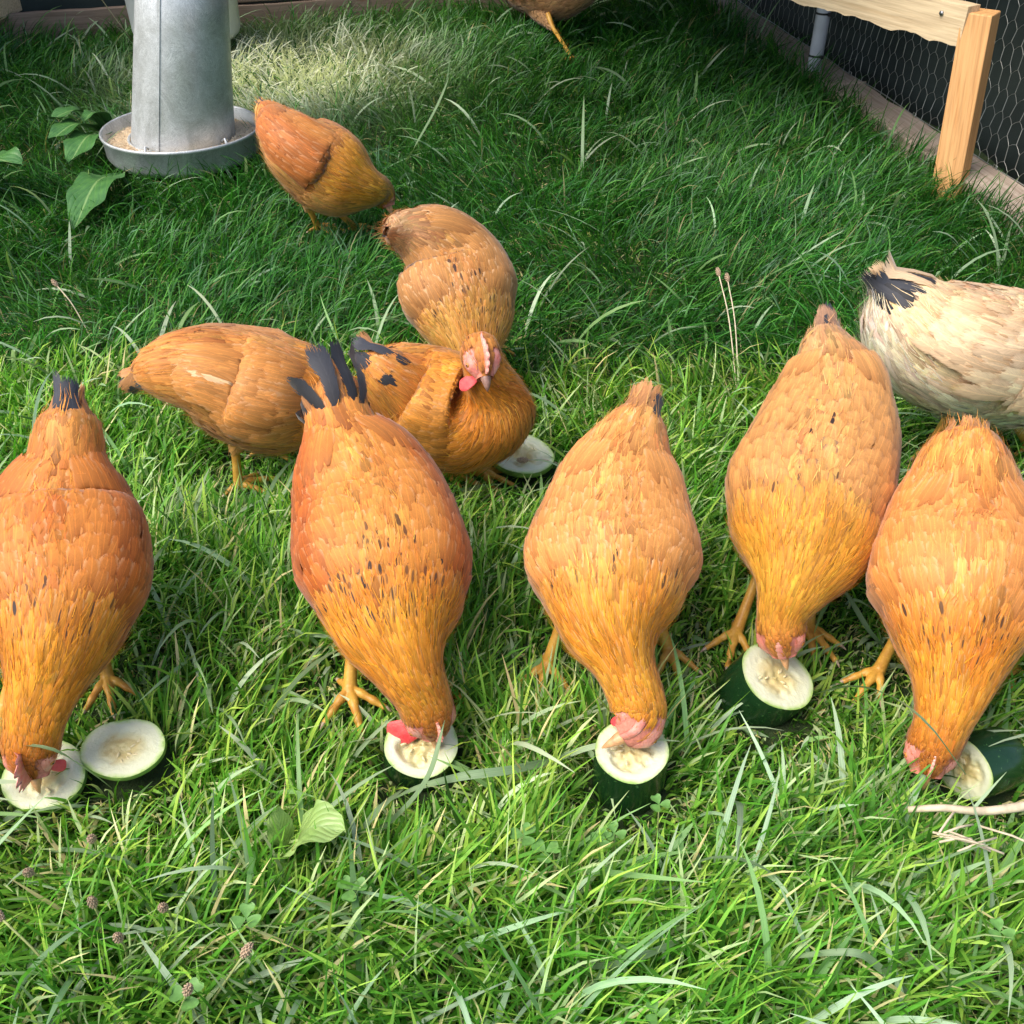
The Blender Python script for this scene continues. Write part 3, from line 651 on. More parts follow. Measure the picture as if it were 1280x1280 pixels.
def hen(key, tab, label, pal, feet, tail=(), shx=.185, cov=1., roll=0., paleq=-1, bald=0., blen=1., comb=1.0, wattle=1.0, specks=(0, 0, 0), lace=.75, wingtone=None, seed=0, wingspec=1., kt=.86, kb=1.08, beakm=None,
        facebare=1.0, dens=1.0, group='hens feeding on the grass', fhead=0., fan=(1., .14, .018, 1.), headscale=1.0, lacevar=.1):
    r = np.random.default_rng(1000 + seed)
    W = np.array([[*P(a, b, c), w_, w_ * (1.0 if i < 2 else kt), w_ * (1.0 if i < 2 else kb)] for i, (a, b, c, w_) in enumerate(tab)])
    W[:, 3:] = np.where(W[:, 3:] > .03, W[:, 3:] * .90 - .003, W[:, 3:])          # the feathers add this much
    S = Surf(W, roll, 70 + seed); m = S.NS // 2; hd = S.T[m]; yaw = math.atan2(hd[1], hd[0])
    root = empty('hen', (S.c[m][0], S.c[m][1], 0), yaw, label=label, cat='hen', group=group)
    base, neck, belly, rump = (np.array(pal[k]) for k in ('back', 'neck', 'belly', 'rump')); wingc = np.array(wingtone if wingtone is not None else pal['wing'])
    L = S.L
    def colour(q, ph, d):
        """pigment by place on the bird"""
        up_ = np.cos(ph); c = np.repeat(base[None], len(q), 0)
        kn = (sstep(.21, .13, d))[:, None]; c = lerp(c, neck, kn)
        kr = (sstep(.12, .03, q) * sstep(.15, .2, d))[:, None]; c = lerp(c, rump, kr)
        kb_ = (sstep(-.05, -.75, up_) * sstep(.08, .16, d))[:, None]; c = lerp(c, belly, kb_)
        kh = (sstep(.06, .03, d))[:, None]; c = lerp(c, np.array(pal.get('head', pal['neck'])), kh)
        # broad soft mottling and single-feather variation
        mo = fbm(q * 1., ph * .05, 9, seed + 5)[:, None]; c = c * (1 + np.array([[.12, .26, .34]]) * mo)
        c = c * (1 + .12 * r.normal(size=(len(q), 1)) + .25 * (r.random((len(q), 1)) < .12) - .18 * (r.random((len(q), 1)) < .12)) * (1 + .04 * r.normal(size=(len(q), 3)))
        return np.clip(c, .004, .95)
    # body skin: one continuous mesh, tail to face
    NS, NP = S.NS // 2, S.NP // 2
    idx = np.arange(0, S.NS, 2); V = S.pos[idx][:, ::2] - S.nrm[idx][:, ::2] * .001; ns, npp = V.shape[:2]
    qg = np.repeat(np.linspace(0, L, ns), npp); pg = np.tile(S.ph[::2], ns)
    pc = colour(qg, pg, L - qg) * .62
    bare = (sstep(.040, .028, L - qg) * sstep(.35, .6, np.abs(np.sin(pg))) * facebare)[:, None]
    if bald: bare = np.maximum(bare, sstep(bald + .004, bald - .002, L - qg)[:, None])
    pc = lerp(pc, np.array((.70, .25, .18)), bare)
    F = [(i * npp + j, i * npp + (j + 1) % npp, (i + 1) * npp + (j + 1) % npp, (i + 1) * npp + j) for i in range(ns - 1) for j in range(npp)]
    F += [tuple(range(npp)), tuple((ns - 1) * npp + j for j in range(npp - 1, -1, -1))]
    body = mesh('body', V.reshape(-1, 3), F, DOWN, root, root=root, pig=pc)
    # ---- contour feathers
    bands = [  # d0, d1, row spacing, side spacing, length, width, lift
        (.008, .045, .0034, .0036, .009, .0042, .09), (.045, .085, .0044, .0038, .018, .0046, .05), (.085, .155, .0060, .0046, .030, .0058, .04),
        (.155, .215, .0080, .0076, .034, .0115, .042), (.215, L - .11, .0092, .0105, .037, .0180, .042), (L - .11, L - .025, .0090, .0100, .042, .0170, .045)]
    VS, CS, PS = [], [], []
    for bi, (d0, d1, ss, sp_, ln, wd, lf) in enumerate(bands):
        if d1 <= d0: continue
        ss, sp_ = ss / math.sqrt(dens), sp_ / math.sqrt(dens)
        q, ph = strat(S, d0, d1, ss, sp_, r); ph = (ph + math.pi) % (2 * math.pi) - math.pi; d = L - q
        if bi == 0:
            keep = ~((np.abs(np.sin(ph)) > .5) & (d < .036) & (r.random(len(q)) < facebare)) ; q, ph, d = q[keep], ph[keep], d[keep]
        if bald: q, ph, d = q[d > bald], ph[d > bald], d[d > bald]
        n_ = len(q); fl = sstep(-.1, -.8, np.cos(ph)) * (d > .16)
        ll = ln * r.uniform(.8, 1.25, n_) * (1 + .15 * fl); ww = wd * r.uniform(.8, 1.15, n_) * (1 - .45 * fl)
        lift = lf * r.uniform(.6, 1.4, n_) * (1 + 1.2 * fl); an = r.normal(0, .075 + .3 * fl, n_)
        Vf, uv = feathers(S, q + ll * .35, ph, ll, ww, an, lift, .0006 + .0010 * r.random(n_) + .0035 * sstep(.11, .06, q))
        c = colour(q, ph, d); pt = np.zeros((n_, 3)); pt[:, 1] = np.clip(lace + lacevar * r.normal(size=n_), 0, 1); pt[:, 2] = r.random(n_)
        if bi < 3: pt[:, 1] = .5 + (pt[:, 1] - .5) * .6
        if specks[2] > 0:
            on = (d > specks[0]) & (d < specks[1]) & (np.cos(ph) > .05) & (r.random(n_) < specks[2] * np.clip(1.6 * np.cos(ph), 0, 1)); pt[on, 0] = r.uniform(.6, 1, on.sum())
        VS.append(Vf); CS.append(c); PS.append(pt)
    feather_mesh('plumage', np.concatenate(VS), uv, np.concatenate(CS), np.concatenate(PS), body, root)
    # loose barbs and down standing out between the feathers
    n_ = 9000; q = r.uniform(.0, L - .012, n_); ph = r.uniform(-math.pi, math.pi, n_); rr = S.r(q, ph); kp = r.random(n_) < rr / .09 * (1 - .6 * sstep(.1, .2, L - q) * (np.cos(ph) > -.2)); q, ph = q[kp], ph[kp]; n_ = len(q); d = L - q
    fl = sstep(-.1, -.7, np.cos(ph)) * (d > .16); ll = np.interp(d, [0, .05, .12, .3], [.006, .010, .014, .018]) * r.uniform(.5, 1.4, n_) * (1 + .4 * fl)
    a0 = r.normal(0, .24, n_); h0 = .0015 + .0035 * r.random(n_) * (d > .1) + .004 * sstep(.11, .05, q); k3 = np.array([0, .5, 1.])
    qq = q[:, None] - ll[:, None] * np.cos(a0)[:, None] * k3; pp = ph[:, None] + ll[:, None] * np.sin(a0)[:, None] * k3 / S.r(q, ph)[:, None]; n3 = S.n(qq, pp)
    wd_ = np.array([.00035, .00028, .00008]) * (1 + .5 * r.random((n_, 1))); lf_ = r.uniform(.05, .30, n_)[:, None] * (1 + .8 * fl[:, None])
    C3 = S.p(qq, pp) + n3 * (h0[:, None] + ll[:, None] * k3 * lf_)[..., None]; dw = np.cross(n3, np.gradient(C3, axis=1)); dw /= np.linalg.norm(dw, axis=-1)[..., None] + 1e-9
    V = np.stack([C3 - dw * wd_[..., None], C3 + dw * wd_[..., None]], 2).reshape(-1, 3); b_ = np.arange(n_)[:, None, None] * 6
    F = (b_ + np.array([(0, 1, 3, 2), (2, 3, 5, 4)])[None]).reshape(-1, 4)
    o = mesh('down_barbs', V, F, DOWN, body, root=root, pig=np.repeat(np.clip(colour(q, ph, d) * r.uniform(.8, 1.5, (n_, 1)), 0, .95), 6, 0)); o['kind'] = 'stuff'
    # ---- wings: thick folded shells with coverts, then flight feathers one by one
    sh, re = L - shx, .085; p0, p1 = R(30), R(112)
    for sd in (1, -1):
        def off(q, ph, sd=sd):
            x = (sh - q) / (sh - re); g = ((ph * sd + math.pi) % (2 * math.pi) - math.pi - p0) / (p1 - p0)
            return .011 * sstep(-.02, .25, x) * sstep(1.30, .88, x) * sstep(-.25, .5, g) * sstep(1.12, .98, g) * wingspec
        nx, ny = 40, 26; gx_, gy_ = np.meshgrid(np.linspace(sh, re, nx), np.linspace(p0, p1, ny) * sd, indexing='ij')
        # lower edge rises towards the rear
        gy_ = np.where(True, (p0 + (np.abs(gy_) - p0) * (1 - .35 * ((sh - gx_) / (sh - re)) ** 1.5)) * sd, 0)
        base_ = S.p(gx_, gy_); nn = S.n(gx_, gy_); top = base_ + nn * off(gx_, gy_)[..., None]; bot = base_ - nn * .002
        V = np.concatenate([top.reshape(-1, 3), bot.reshape(-1, 3)]); F = []
        ordr = (lambda f: f) if sd > 0 else (lambda f: f[::-1])
        for i in range(nx - 1):
            for j in range(ny - 1): F.append(ordr((i * ny + j, i * ny + j + 1, (i + 1) * ny + j + 1, (i + 1) * ny + j)))
        rim = [i * ny + ny - 1 for i in range(nx)]; Nn = nx * ny
        F += [ordr((rim[i], rim[i] + Nn, rim[i + 1] + Nn, rim[i + 1])) for i in range(nx - 1)]
        wing = mesh('wing', V, F, DOWN, root, root=root, pig=np.repeat((wingc * .7)[None], len(V), 0))
        Q, PH, LL, WW, LF = [], [], [], [], []
        for k in range(14):
            q = sh - (k + .2) * (sh - re) / 14.5; x = (sh - q) / (sh - re); pe = p0 + (p1 - p0) * (1 - .35 * x ** 1.5); m_ = int((pe - p0) * .09 / (.0100 * cov)) + 2
            ph = np.linspace(p0 - .12, pe + .02, m_) + r.uniform(-.04, .04, m_); Q += [q + .0] * m_; PH += list(ph * sd); LL += [(.034 + .010 * x) * cov] * m_; WW += [.0175 * cov] * m_; LF += [.038] * m_
        Q = np.array(Q) + r.uniform(-.0055, .0055, len(Q)); n_ = len(Q)
        Vf, uv = feathers(S, Q + .008, np.array(PH), np.array(LL) * r.uniform(.85, 1.2, n_), np.array(WW), r.normal(0, .08, n_) + .05 * sd, np.array(LF) * r.uniform(.6, 1.4, n_), .001 + .001 * r.random(n_), off=off)
        c = np.repeat(wingc[None], n_, 0) * (1 + .12 * r.normal(size=(n_, 1))); c = lerp(c, base * np.ones((n_, 3)), (sstep(R(60), R(32), np.abs(np.array(PH))))[:, None])
        pt = np.zeros((n_, 3)); pt[:, 1] = lace; pt[:, 2] = r.random(n_)
        feather_mesh('covert_feathers', Vf, uv, np.clip(c, .004, .9), pt, wing, root)
        for k in range(7):     # secondaries and primaries folded along the lower rear of the wing
            q0 = re + .070 - .004 * k; ph = (R(88) - R(9.0) * k) * sd; ll = .078 - .003 * k + r.uniform(-.004, .004)
            Vf, uvl = feathers(S, np.array([q0]), np.array([ph]), np.array([ll]), np.array([.0165]), np.array([-.14 * sd]), np.array([.010]), np.array([.0016 + .0004 * k]), off=off, long=True)
            cc = lerp(wingc, base, k / 7) * r.uniform(.85, 1.1)
            if k in (1, 2) and pal.get('darkflight'): cc = np.array((.30, .24, .24))
            if k == paleq: cc = np.array((.9, .62, .34))
            feather_mesh('wing_feather', Vf, uvl, cc[None], np.array([[0, .8, r.random()]]), wing, root, stuff=False)
    # ---- tail feathers
    nT = 12
    for k in range(nT):
        f = (k + .5) / nT * 2 - 1; ph = f * 1.75 + r.uniform(-.06, .06); ll = (.080 - .022 * abs(f) + r.uniform(-.008, .008)) * fan[0]
        Vf, uvl = feathers(S, np.array([.060 - .008 * abs(f)]), np.array([ph]), np.array([ll]), np.array([.0145 * fan[3] * r.uniform(.85, 1.1)]), np.array([fan[1] * f + r.normal(0, .09)]), np.array([fan[2] * r.uniform(.5, 1.3)]), np.array([.0015 + .0006 * (k % 3)]), long=True)
        cc = np.array(pal.get('tail', pal['rump'])) * r.uniform(.85, 1.1)
        if k in tail: cc = np.array((.030, .033, .042)) * r.uniform(.6, 1.8)
        feather_mesh('tail_feather', Vf, uvl, cc[None], np.array([[0, .62 if k not in tail else .5, r.random()]]), root, root, stuff=False)
    # ---- head furniture
    ax = S.T[-1]; e = S.c[-1]; hs = headscale
    hi = int(S.NS * (1 - .026 / L)); upv, sdv = S.up[hi], S.side[hi]; hc = S.c[hi]
    upt = S.up[-1]; 
    # beak: upper and lower mandible, curved down
    bm = beakm or BEAK
    for nm, sg, ln in (('upper_beak', 1, .019 * blen), ('lower_beak', -1, .015 * blen)):
        a = Acc(); o0 = e - ax * .006 + upt * (.0022 * sg); pts = [o0, o0 + ax * ln * .5 + upt * .0010 * sg, o0 + ax * ln * .9 - upt * (.0008 if sg > 0 else -.0004), o0 + ax * (ln + .004) - upt * (.003 if sg > 0 else -.001)]
        a.tube(crom(np.array(pts), 9)[0], np.interp(np.linspace(0, 1, 9), [0, .4, .8, 1], [.0068, .005, .0026, .0006]) * (1 if sg > 0 else .75) * hs, 10); a.build(nm, bm, root, root=root)
    for sd in (1, -1):
        qe = L - .021; pe = R(72) * sd; ep = S.p(np.array([qe]), np.array([pe]))[0]; en = S.n(np.array([qe]), np.array([pe]))[0]
        # bare face patch with an eyelid ring
        K = 24; V = []; ff = (0.02, .2, .3, .42, .6, .8, 1.)
        for f in ff:
            th = 2 * math.pi * np.arange(K) / K; qv = qe + np.cos(th) * .0150 * f * hs - .002 * f; pv = pe + np.sin(th) * .0125 * f * hs / S.r(np.full(K, qe), np.full(K, pe))
            wr = .0007 * fbm(np.cos(th) * f * 3, np.sin(th) * f * 3 + sd, 1.1, seed) * f; lid = .0012 * math.exp(-((f - .3) / .08) ** 2)
            V += list(S.p(qv, pv) + S.n(qv, pv) * (.0016 + wr + lid - .0022 * f ** 3)[:, None])
        a = Acc(); a.add(V, [(i * K + j, i * K + (j + 1) % K, (i + 1) * K + (j + 1) % K, (i + 1) * K + j) for i in range(len(ff) - 1) for j in range(K)])
        if facebare > .3: a.build('face_patch', PINK, root, root=root)
        V, F = sphere(ep + en * -.0002, .0038, 14, 10); eye = mesh('eye', V, F, EYE, root, root=root)
        V, F = sphere(ep + en * .0022, .0018, 10, 6); mesh('pupil', V, F, PUPIL, eye, root=root)
        if wattle > 0:
            wp = S.p(np.array([L - .008]), np.array([R(140) * sd]))[0]; dn = -S.up[-1] * .55 + sdv * sd * (.45 + .25 * (wattle > 1)) + ax * .1; dn /= np.linalg.norm(dn); wt = np.cross(dn, sdv); wt /= np.linalg.norm(wt)
            V, F = sphere(np.zeros(3), 1, 28, 18); V = V * 1.
            th_ = np.cross(dn, wt); V = V * (1 + .03 * np.sin(V[:, :1] * 5 + V[:, 2:] * 4 + seed)); W_ = wp + dn * .0075 * wattle + (V[:, :1] * wt * .0062 * (1.1 + .3 * V[:, 2:]) + V[:, 1:2] * th_ * .0017 + V[:, 2:] * dn * .0100) * wattle
            mesh('wattle', W_, F, WATTLE, root, root=root)
        # ear lobe
    if comb > 0:
        V, F = [], []; K = 31; ca = S.L - .004; cb_ = S.L - .036 - .006 * (comb > 1)
        for i in range(K):
            t = i / (K - 1); q = ca + (cb_ - ca) * t; b0 = S.p(np.array([q]), np.array([0.]))[0]; n0 = S.n(np.array([q]), np.array([0.]))[0]
            env = math.sin(math.pi * min(1, t * 1.02 + .06)) ** .6 if t < .9 else .35
            ht_ = (.0012 + .0105 * comb * env * (.62 + .38 * abs(math.sin(t * math.pi * 5.5)))); lean = sdv * .0025 * comb * math.sin(t * 3)
            bk = -ax * .003 * comb * t
            cw = 1 + 1.6 * (comb < .35)
            V += [b0 - n0 * .002 + sdv * .0024 * cw, b0 + n0 * ht_ * .6 + sdv * .0016 * cw + lean * .5 + bk * .5, b0 + n0 * ht_ + lean + bk, b0 + n0 * ht_ * .6 - sdv * .0016 * cw + lean * .5 + bk * .5, b0 - n0 * .002 - sdv * .0024 * cw]
        F = [(i * 5 + j, i * 5 + (j + 1) % 5, (i + 1) * 5 + (j + 1) % 5, (i + 1) * 5 + j) for i in range(K - 1) for j in range(5)] + [(4, 3, 2, 1, 0), tuple((K - 1) * 5 + j for j in range(5))]
        mesh('comb', V, F, COMB if comb > .35 else PINK, root, root=root)
    # ---- legs
    mid = S.c[int(S.NS * .46)]; sv = S.side[S.NS // 2]; fwd = np.array([math.cos(yaw), math.sin(yaw), 0])
    for i, ft in enumerate(feet):
        ank = P(ft[0], ft[1], .034); head = yaw + (ft[2] if len(ft) > 2 else 0)
        sgn_ = 1 if (ank - mid).dot(sv) > 0 else -1
        top = mid + sv * sgn_ * .022 + fwd * .0; top[2] = max(mid[2] - .012, .12)
        hock = ank + (top - ank) * .42 - fwd * .022; hock[2] = max(.082, min(.10, hock[2] + .02))
        lg = foot(root, ank, hock, head, R(ft[3]) if len(ft) > 3 else R(38), r, ft[4] if len(ft) > 4 else 1.)
        # feathered thigh
        up2 = top.copy(); kn = hock + (top - hock) * .0 + np.array([0, 0, -.004])
        TS = Surf(np.array([[*kn, .010, .010, .010], [*(kn * .75 + up2 * .25), .021, .023, .023], [*(kn * .5 + up2 * .5), .032, .034, .034], [*up2, .028, .028, .028]]))
        th = mesh('thigh', TS.pos[::8, ::6].reshape(-1, 3), [(a_ * 16 + b_, a_ * 16 + (b_ + 1) % 16, (a_ + 1) * 16 + (b_ + 1) % 16, (a_ + 1) * 16 + b_) for a_ in range(len(TS.pos[::8]) - 1) for b_ in range(16)], DOWN, root, root=root, pig=np.repeat((belly * .7)[None], 16 * len(TS.pos[::8]), 0))
        q, ph = strat(TS, .0, TS.L - .002, .007, .008, r); n_ = len(q)
        Vf, uv = feathers(TS, q + .006, ph, np.full(n_, .022) * r.uniform(.7, 1.2, n_), np.full(n_, .008), r.normal(0, .2, n_), .12 * r.uniform(.5, 1.5, n_), np.full(n_, .001))
        c = belly * (1 + .12 * r.normal(size=(n_, 1))); feather_mesh('thigh_feathers', Vf, uv, np.clip(c, .01, .9), np.c_[np.zeros(n_), np.full(n_, .7), r.random(n_)], th, root)
    return root, S
def sphere(c, rad, k=12, m=8):
    V = [np.array((math.sin(math.pi * i / m) * math.cos(2 * math.pi * j / k), math.sin(math.pi * i / m) * math.sin(2 * math.pi * j / k), math.cos(math.pi * i / m))) * rad + c for i in range(m + 1) for j in range(k)]
    return np.array(V), [(i * k + j, (i + 1) * k + j, (i + 1) * k + (j + 1) % k, i * k + (j + 1) % k) for i in range(m) for j in range(k)]

#HENTABLE
PALB = dict(back=(.68, .25, .042), neck=(.68, .26, .018), belly=(.68, .35, .10), rump=(.68, .28, .06), wing=(.60, .19, .028), tail=(.52, .24, .09))
def pal(**k): d = dict(PALB); d.update(k); return d
hen('A', [(86,508,.315,.012),(86,530,.30,.030),(84,575,.27,.049),(82,603,.25,.070),(80,645,.22,.090),(77,700,.20,.101),(75,760,.18,.091),(67,810,.165,.071),(54,860,.14,.047),(43,908,.11,.030),(40,942,.08,.029),(46,974,.055,.014)],
    'ginger hen at the far left edge pecking a courgette slice, with a coral comb', pal(back=(.68, .24, .04), wing=(.56, .16, .025), head=(.55, .17, .02)), [(134, 848, .15, 42), (4, 885, 0)], tail=(5, 6, 7), fan=(1.25, .2, .07, 1.2), comb=3.4, wattle=1.0, specks=(.14, .185, .25), seed=1)
hen('B', [(410,484,.31,.018),(417,500,.30,.036),(429,542,.275,.050),(448,585,.25,.078),(467,637,.22,.096),(482,700,.20,.107),(488,745,.185,.10),(495,790,.17,.078),(511,835,.15,.048),(528,870,.12,.030),(537,898,.09,.029),(542,922,.065,.014)],
    'orange hen with black tail feathers and rust wings pecking a thick courgette half', pal(back=(.70, .27, .05), wing=(.52, .13, .018), head=(.52, .17, .02)), [(437, 862, .1, 48, 1.12), (548, 850, 0)], tail=(1, 2, 4, 5, 7, 8, 10), fan=(1.15, .95, .42, 1.2), comb=.9, wattle=2.3, specks=(.12, .23, .42), seed=2)
hen('C', [(804,512,.292,.016),(797,532,.282,.036),(783,575,.254,.064),(771,640,.22,.09),(764,696,.195,.106),(765,745,.18,.093),(768,790,.165,.068),(780,828,.148,.042),(793,864,.125,.030),(799,891,.108,.030),(792,911,.098,.025),(775,922,.090,.013)],
    'apricot hen in the middle, head turned left over an upright dark green courgette chunk', pal(back=(.72, .32, .085), neck=(.68, .28, .022), rump=(.72, .34, .10), wing=(.72, .31, .085)), [(683, 832, -.1, 45), (836, 812, .3)], tail=(8, 9), fan=(1.2, .25, .06, 1.2), comb=.10, wattle=.8, headscale=1.25, bald=.027, blen=1.35, specks=(.15, .21, .12), lace=.85, seed=3, wingspec=.8)
hen('D', [(1032,415,.30,.014),(1034,438,.292,.038),(1040,462,.278,.061),(1040,495,.262,.073),(1030,550,.235,.094),(1012,615,.207,.105),(1004,667,.19,.103),(998,705,.175,.081),(988,738,.16,.050),(977,768,.135,.028),(976,795,.11,.028),(981,822,.085,.014)],
    'brownish hen with grey laced rump pecking the tilted courgette chunk, second from right', pal(back=(.68, .33, .10), neck=(.68, .31, .03), rump=(.56, .31, .14), wing=(.66, .31, .09), tail=(.36, .20, .12), head=(.58, .22, .035)), [(1010, 784, .9, 30), (920, 790, 0)], tail=(5, 6), fan=(1.2, .2, .06, 1.2), comb=.2, wattle=0, specks=(.14, .3, .08), lace=.30, lacevar=.28, seed=4)
hen('E', [(1209,546,.292,.022),(1208,560,.285,.045),(1205,605,.258,.070),(1202,680,.215,.099),(1200,740,.195,.104),(1196,800,.17,.080),(1190,855,.145,.050),(1177,905,.11,.034),(1164,938,.08,.033),(1157,970,.055,.017)],
    'salmon orange hen at the right edge with her head down in the grass', pal(back=(.74, .30, .075), neck=(.68, .26, .022), wing=(.70, .27, .06), head=(.50, .16, .02)), [(1098, 838, -.5, 35), (1262, 830, 0)], tail=(), comb=.4, wattle=.5, specks=(.10, .165, .25), seed=5)
CR = dict(back=(.86, .60, .34), neck=(.8, .5, .22), belly=(.92, .80, .60), rump=(.86, .60, .34), wing=(.86, .62, .38), tail=(.80, .58, .36))
hen('F', [(1108,358,.335,.014),(1120,376,.315,.056),(1145,404,.285,.086),(1182,426,.26,.106),(1226,436,.235,.116),(1286,446,.22,.116),(1340,458,.20,.09),(1385,473,.18,.05),(1412,498,.13,.032),(1424,523,.09,.025),(1435,543,.06,.015)],
    'pale cream hen at the right edge standing with black tail tips raised', CR, [(1161, 562, .1, 38, 1.35), (1290, 560, 0, 38, 1.3)], tail=(0, 1, 2, 3, 5, 10, 11), fan=(1.15, .45, .26, 1.25), cov=1.3, comb=.5, wattle=.5, lace=.35, seed=6)
hen('G', [(178,470,.235,.010),(200,463,.25,.040),(246,460,.25,.070),(292,473,.222,.096),(340,486,.2,.104),(385,493,.18,.089),(415,505,.155,.055),(435,525,.12,.032),(447,548,.08,.027),(452,565,.05,.014)],
    'tan hen seen side on facing right, one yellow leg showing, behind the front row', pal(back=(.66, .28, .065), wing=(.66, .29, .075)), [(298, 606, .2, 34), (330, 560, 0)], tail=(1, 2, 4), fan=(1.2, .3, .10, 1.2), paleq=2, comb=.4, wattle=.5, seed=7, wingspec=1.2)
hen('H', [(462,446,.25,.006),(476,462,.24,.038),(507,482,.2,.078),(545,500,.178,.097),(585,512,.168,.098),(610,508,.183,.08),(613,485,.22,.052),(606,460,.262,.036),(600,440,.288,.032),(603,453,.284,.025),(607,475,.268,.012)],
    'golden hen resting low with a raised pink face looking at the camera', pal(back=(.66, .26, .03), neck=(.60, .21, .018), belly=(.64, .27, .04), wing=(.66, .28, .045), head=(.62, .25, .05)), [(560, 592, 0), (600, 590, 0)], tail=(1, 2, 3, 5, 8), fan=(1.1, .5, .2, 1.2), comb=1.5, wattle=1.6, headscale=1.3, shx=.20, roll=R(-62), wingspec=.3, seed=8, beakm=BEAK_DARK)
hen('I', [(486,290,.325,.006),(505,289,.31,.034),(540,305,.28,.067),(565,335,.24,.092),(575,370,.21,.1),(585,405,.18,.085),(592,440,.15,.05),(596,470,.11,.032),(600,490,.07,.025),(602,505,.045,.013)],
    'speckled tan hen behind the golden hen with the pink face', pal(back=(.54, .25, .07), neck=(.62, .31, .06), rump=(.60, .34, .16), wing=(.50, .24, .08), belly=(.64, .38, .17)), [(540, 430, 0), (620, 430, 0)], tail=(1,), comb=.4, wattle=0, lace=1., lacevar=0., specks=(.10, .24, .3), seed=9)
hen('J', [(328,132,.305,.006),(343,150,.29,.040),(371,180,.26,.084),(405,203,.22,.106),(435,222,.19,.094),(460,233,.17,.054),(474,238,.15,.034),(481,248,.125,.026),(486,260,.105,.013)],
    'orange hen beside the metal feeder, head bent down to the grass', pal(back=(.60, .24, .055), wing=(.50, .16, .035), neck=(.62, .28, .025)), [(398, 284, 0), (444, 284, 0)], tail=(4, 5), comb=.3, wattle=.2, seed=10)
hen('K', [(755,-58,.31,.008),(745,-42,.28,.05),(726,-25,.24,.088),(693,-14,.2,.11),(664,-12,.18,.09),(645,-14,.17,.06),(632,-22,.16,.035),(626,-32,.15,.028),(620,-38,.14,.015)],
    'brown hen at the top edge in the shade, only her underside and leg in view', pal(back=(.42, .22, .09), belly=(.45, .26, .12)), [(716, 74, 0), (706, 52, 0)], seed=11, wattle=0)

# ------------------------------------------------------------------ grass
def right_limit(x, y): return (x - KA[0]) * knorm[0] + (y - KA[1]) * knorm[1]      # > 0 on the kerb side
def back_limit(x, y): return -(x - BA[0]) * bdir[1] + (y - BA[1]) * bdir[0]         # > 0 behind the back board
FEET = [P(*q, .0)[:2] for q in ((134, 848), (437, 862), (683, 832), (836, 812), (1010, 784), (1098, 838), (298, 606), (1163, 562), (4, 885), (716, 74))]
def blades(bands, seed, lay, col, wscale=1., rows=6):
    r = np.random.default_rng(seed); X, Y = [], []
    for y0, y1, den in bands:
        hw = .5 * (.788 * y1 + .616) + .48; n = int((y1 - y0) * 2 * hw * den); X.append(r.uniform(-hw, hw, n)); Y.append(r.uniform(y0, y1, n))
    x, y = np.concatenate(X), np.concatenate(Y)
    hw = .5 * (.788 * y + .616) + .48; k = (np.abs(x) < hw) & (right_limit(x, y) < -.004) & (back_limit(x, y) < -.01)
    k &= np.hypot(x - fc[0], y - fc[1]) > RP - .02
    for c, rad, h in MARROWS: k &= np.hypot(x - c[0], y - c[1]) > rad * .97
    x, y = x[k], y[k]; n = len(x)
    return r, x, y, n
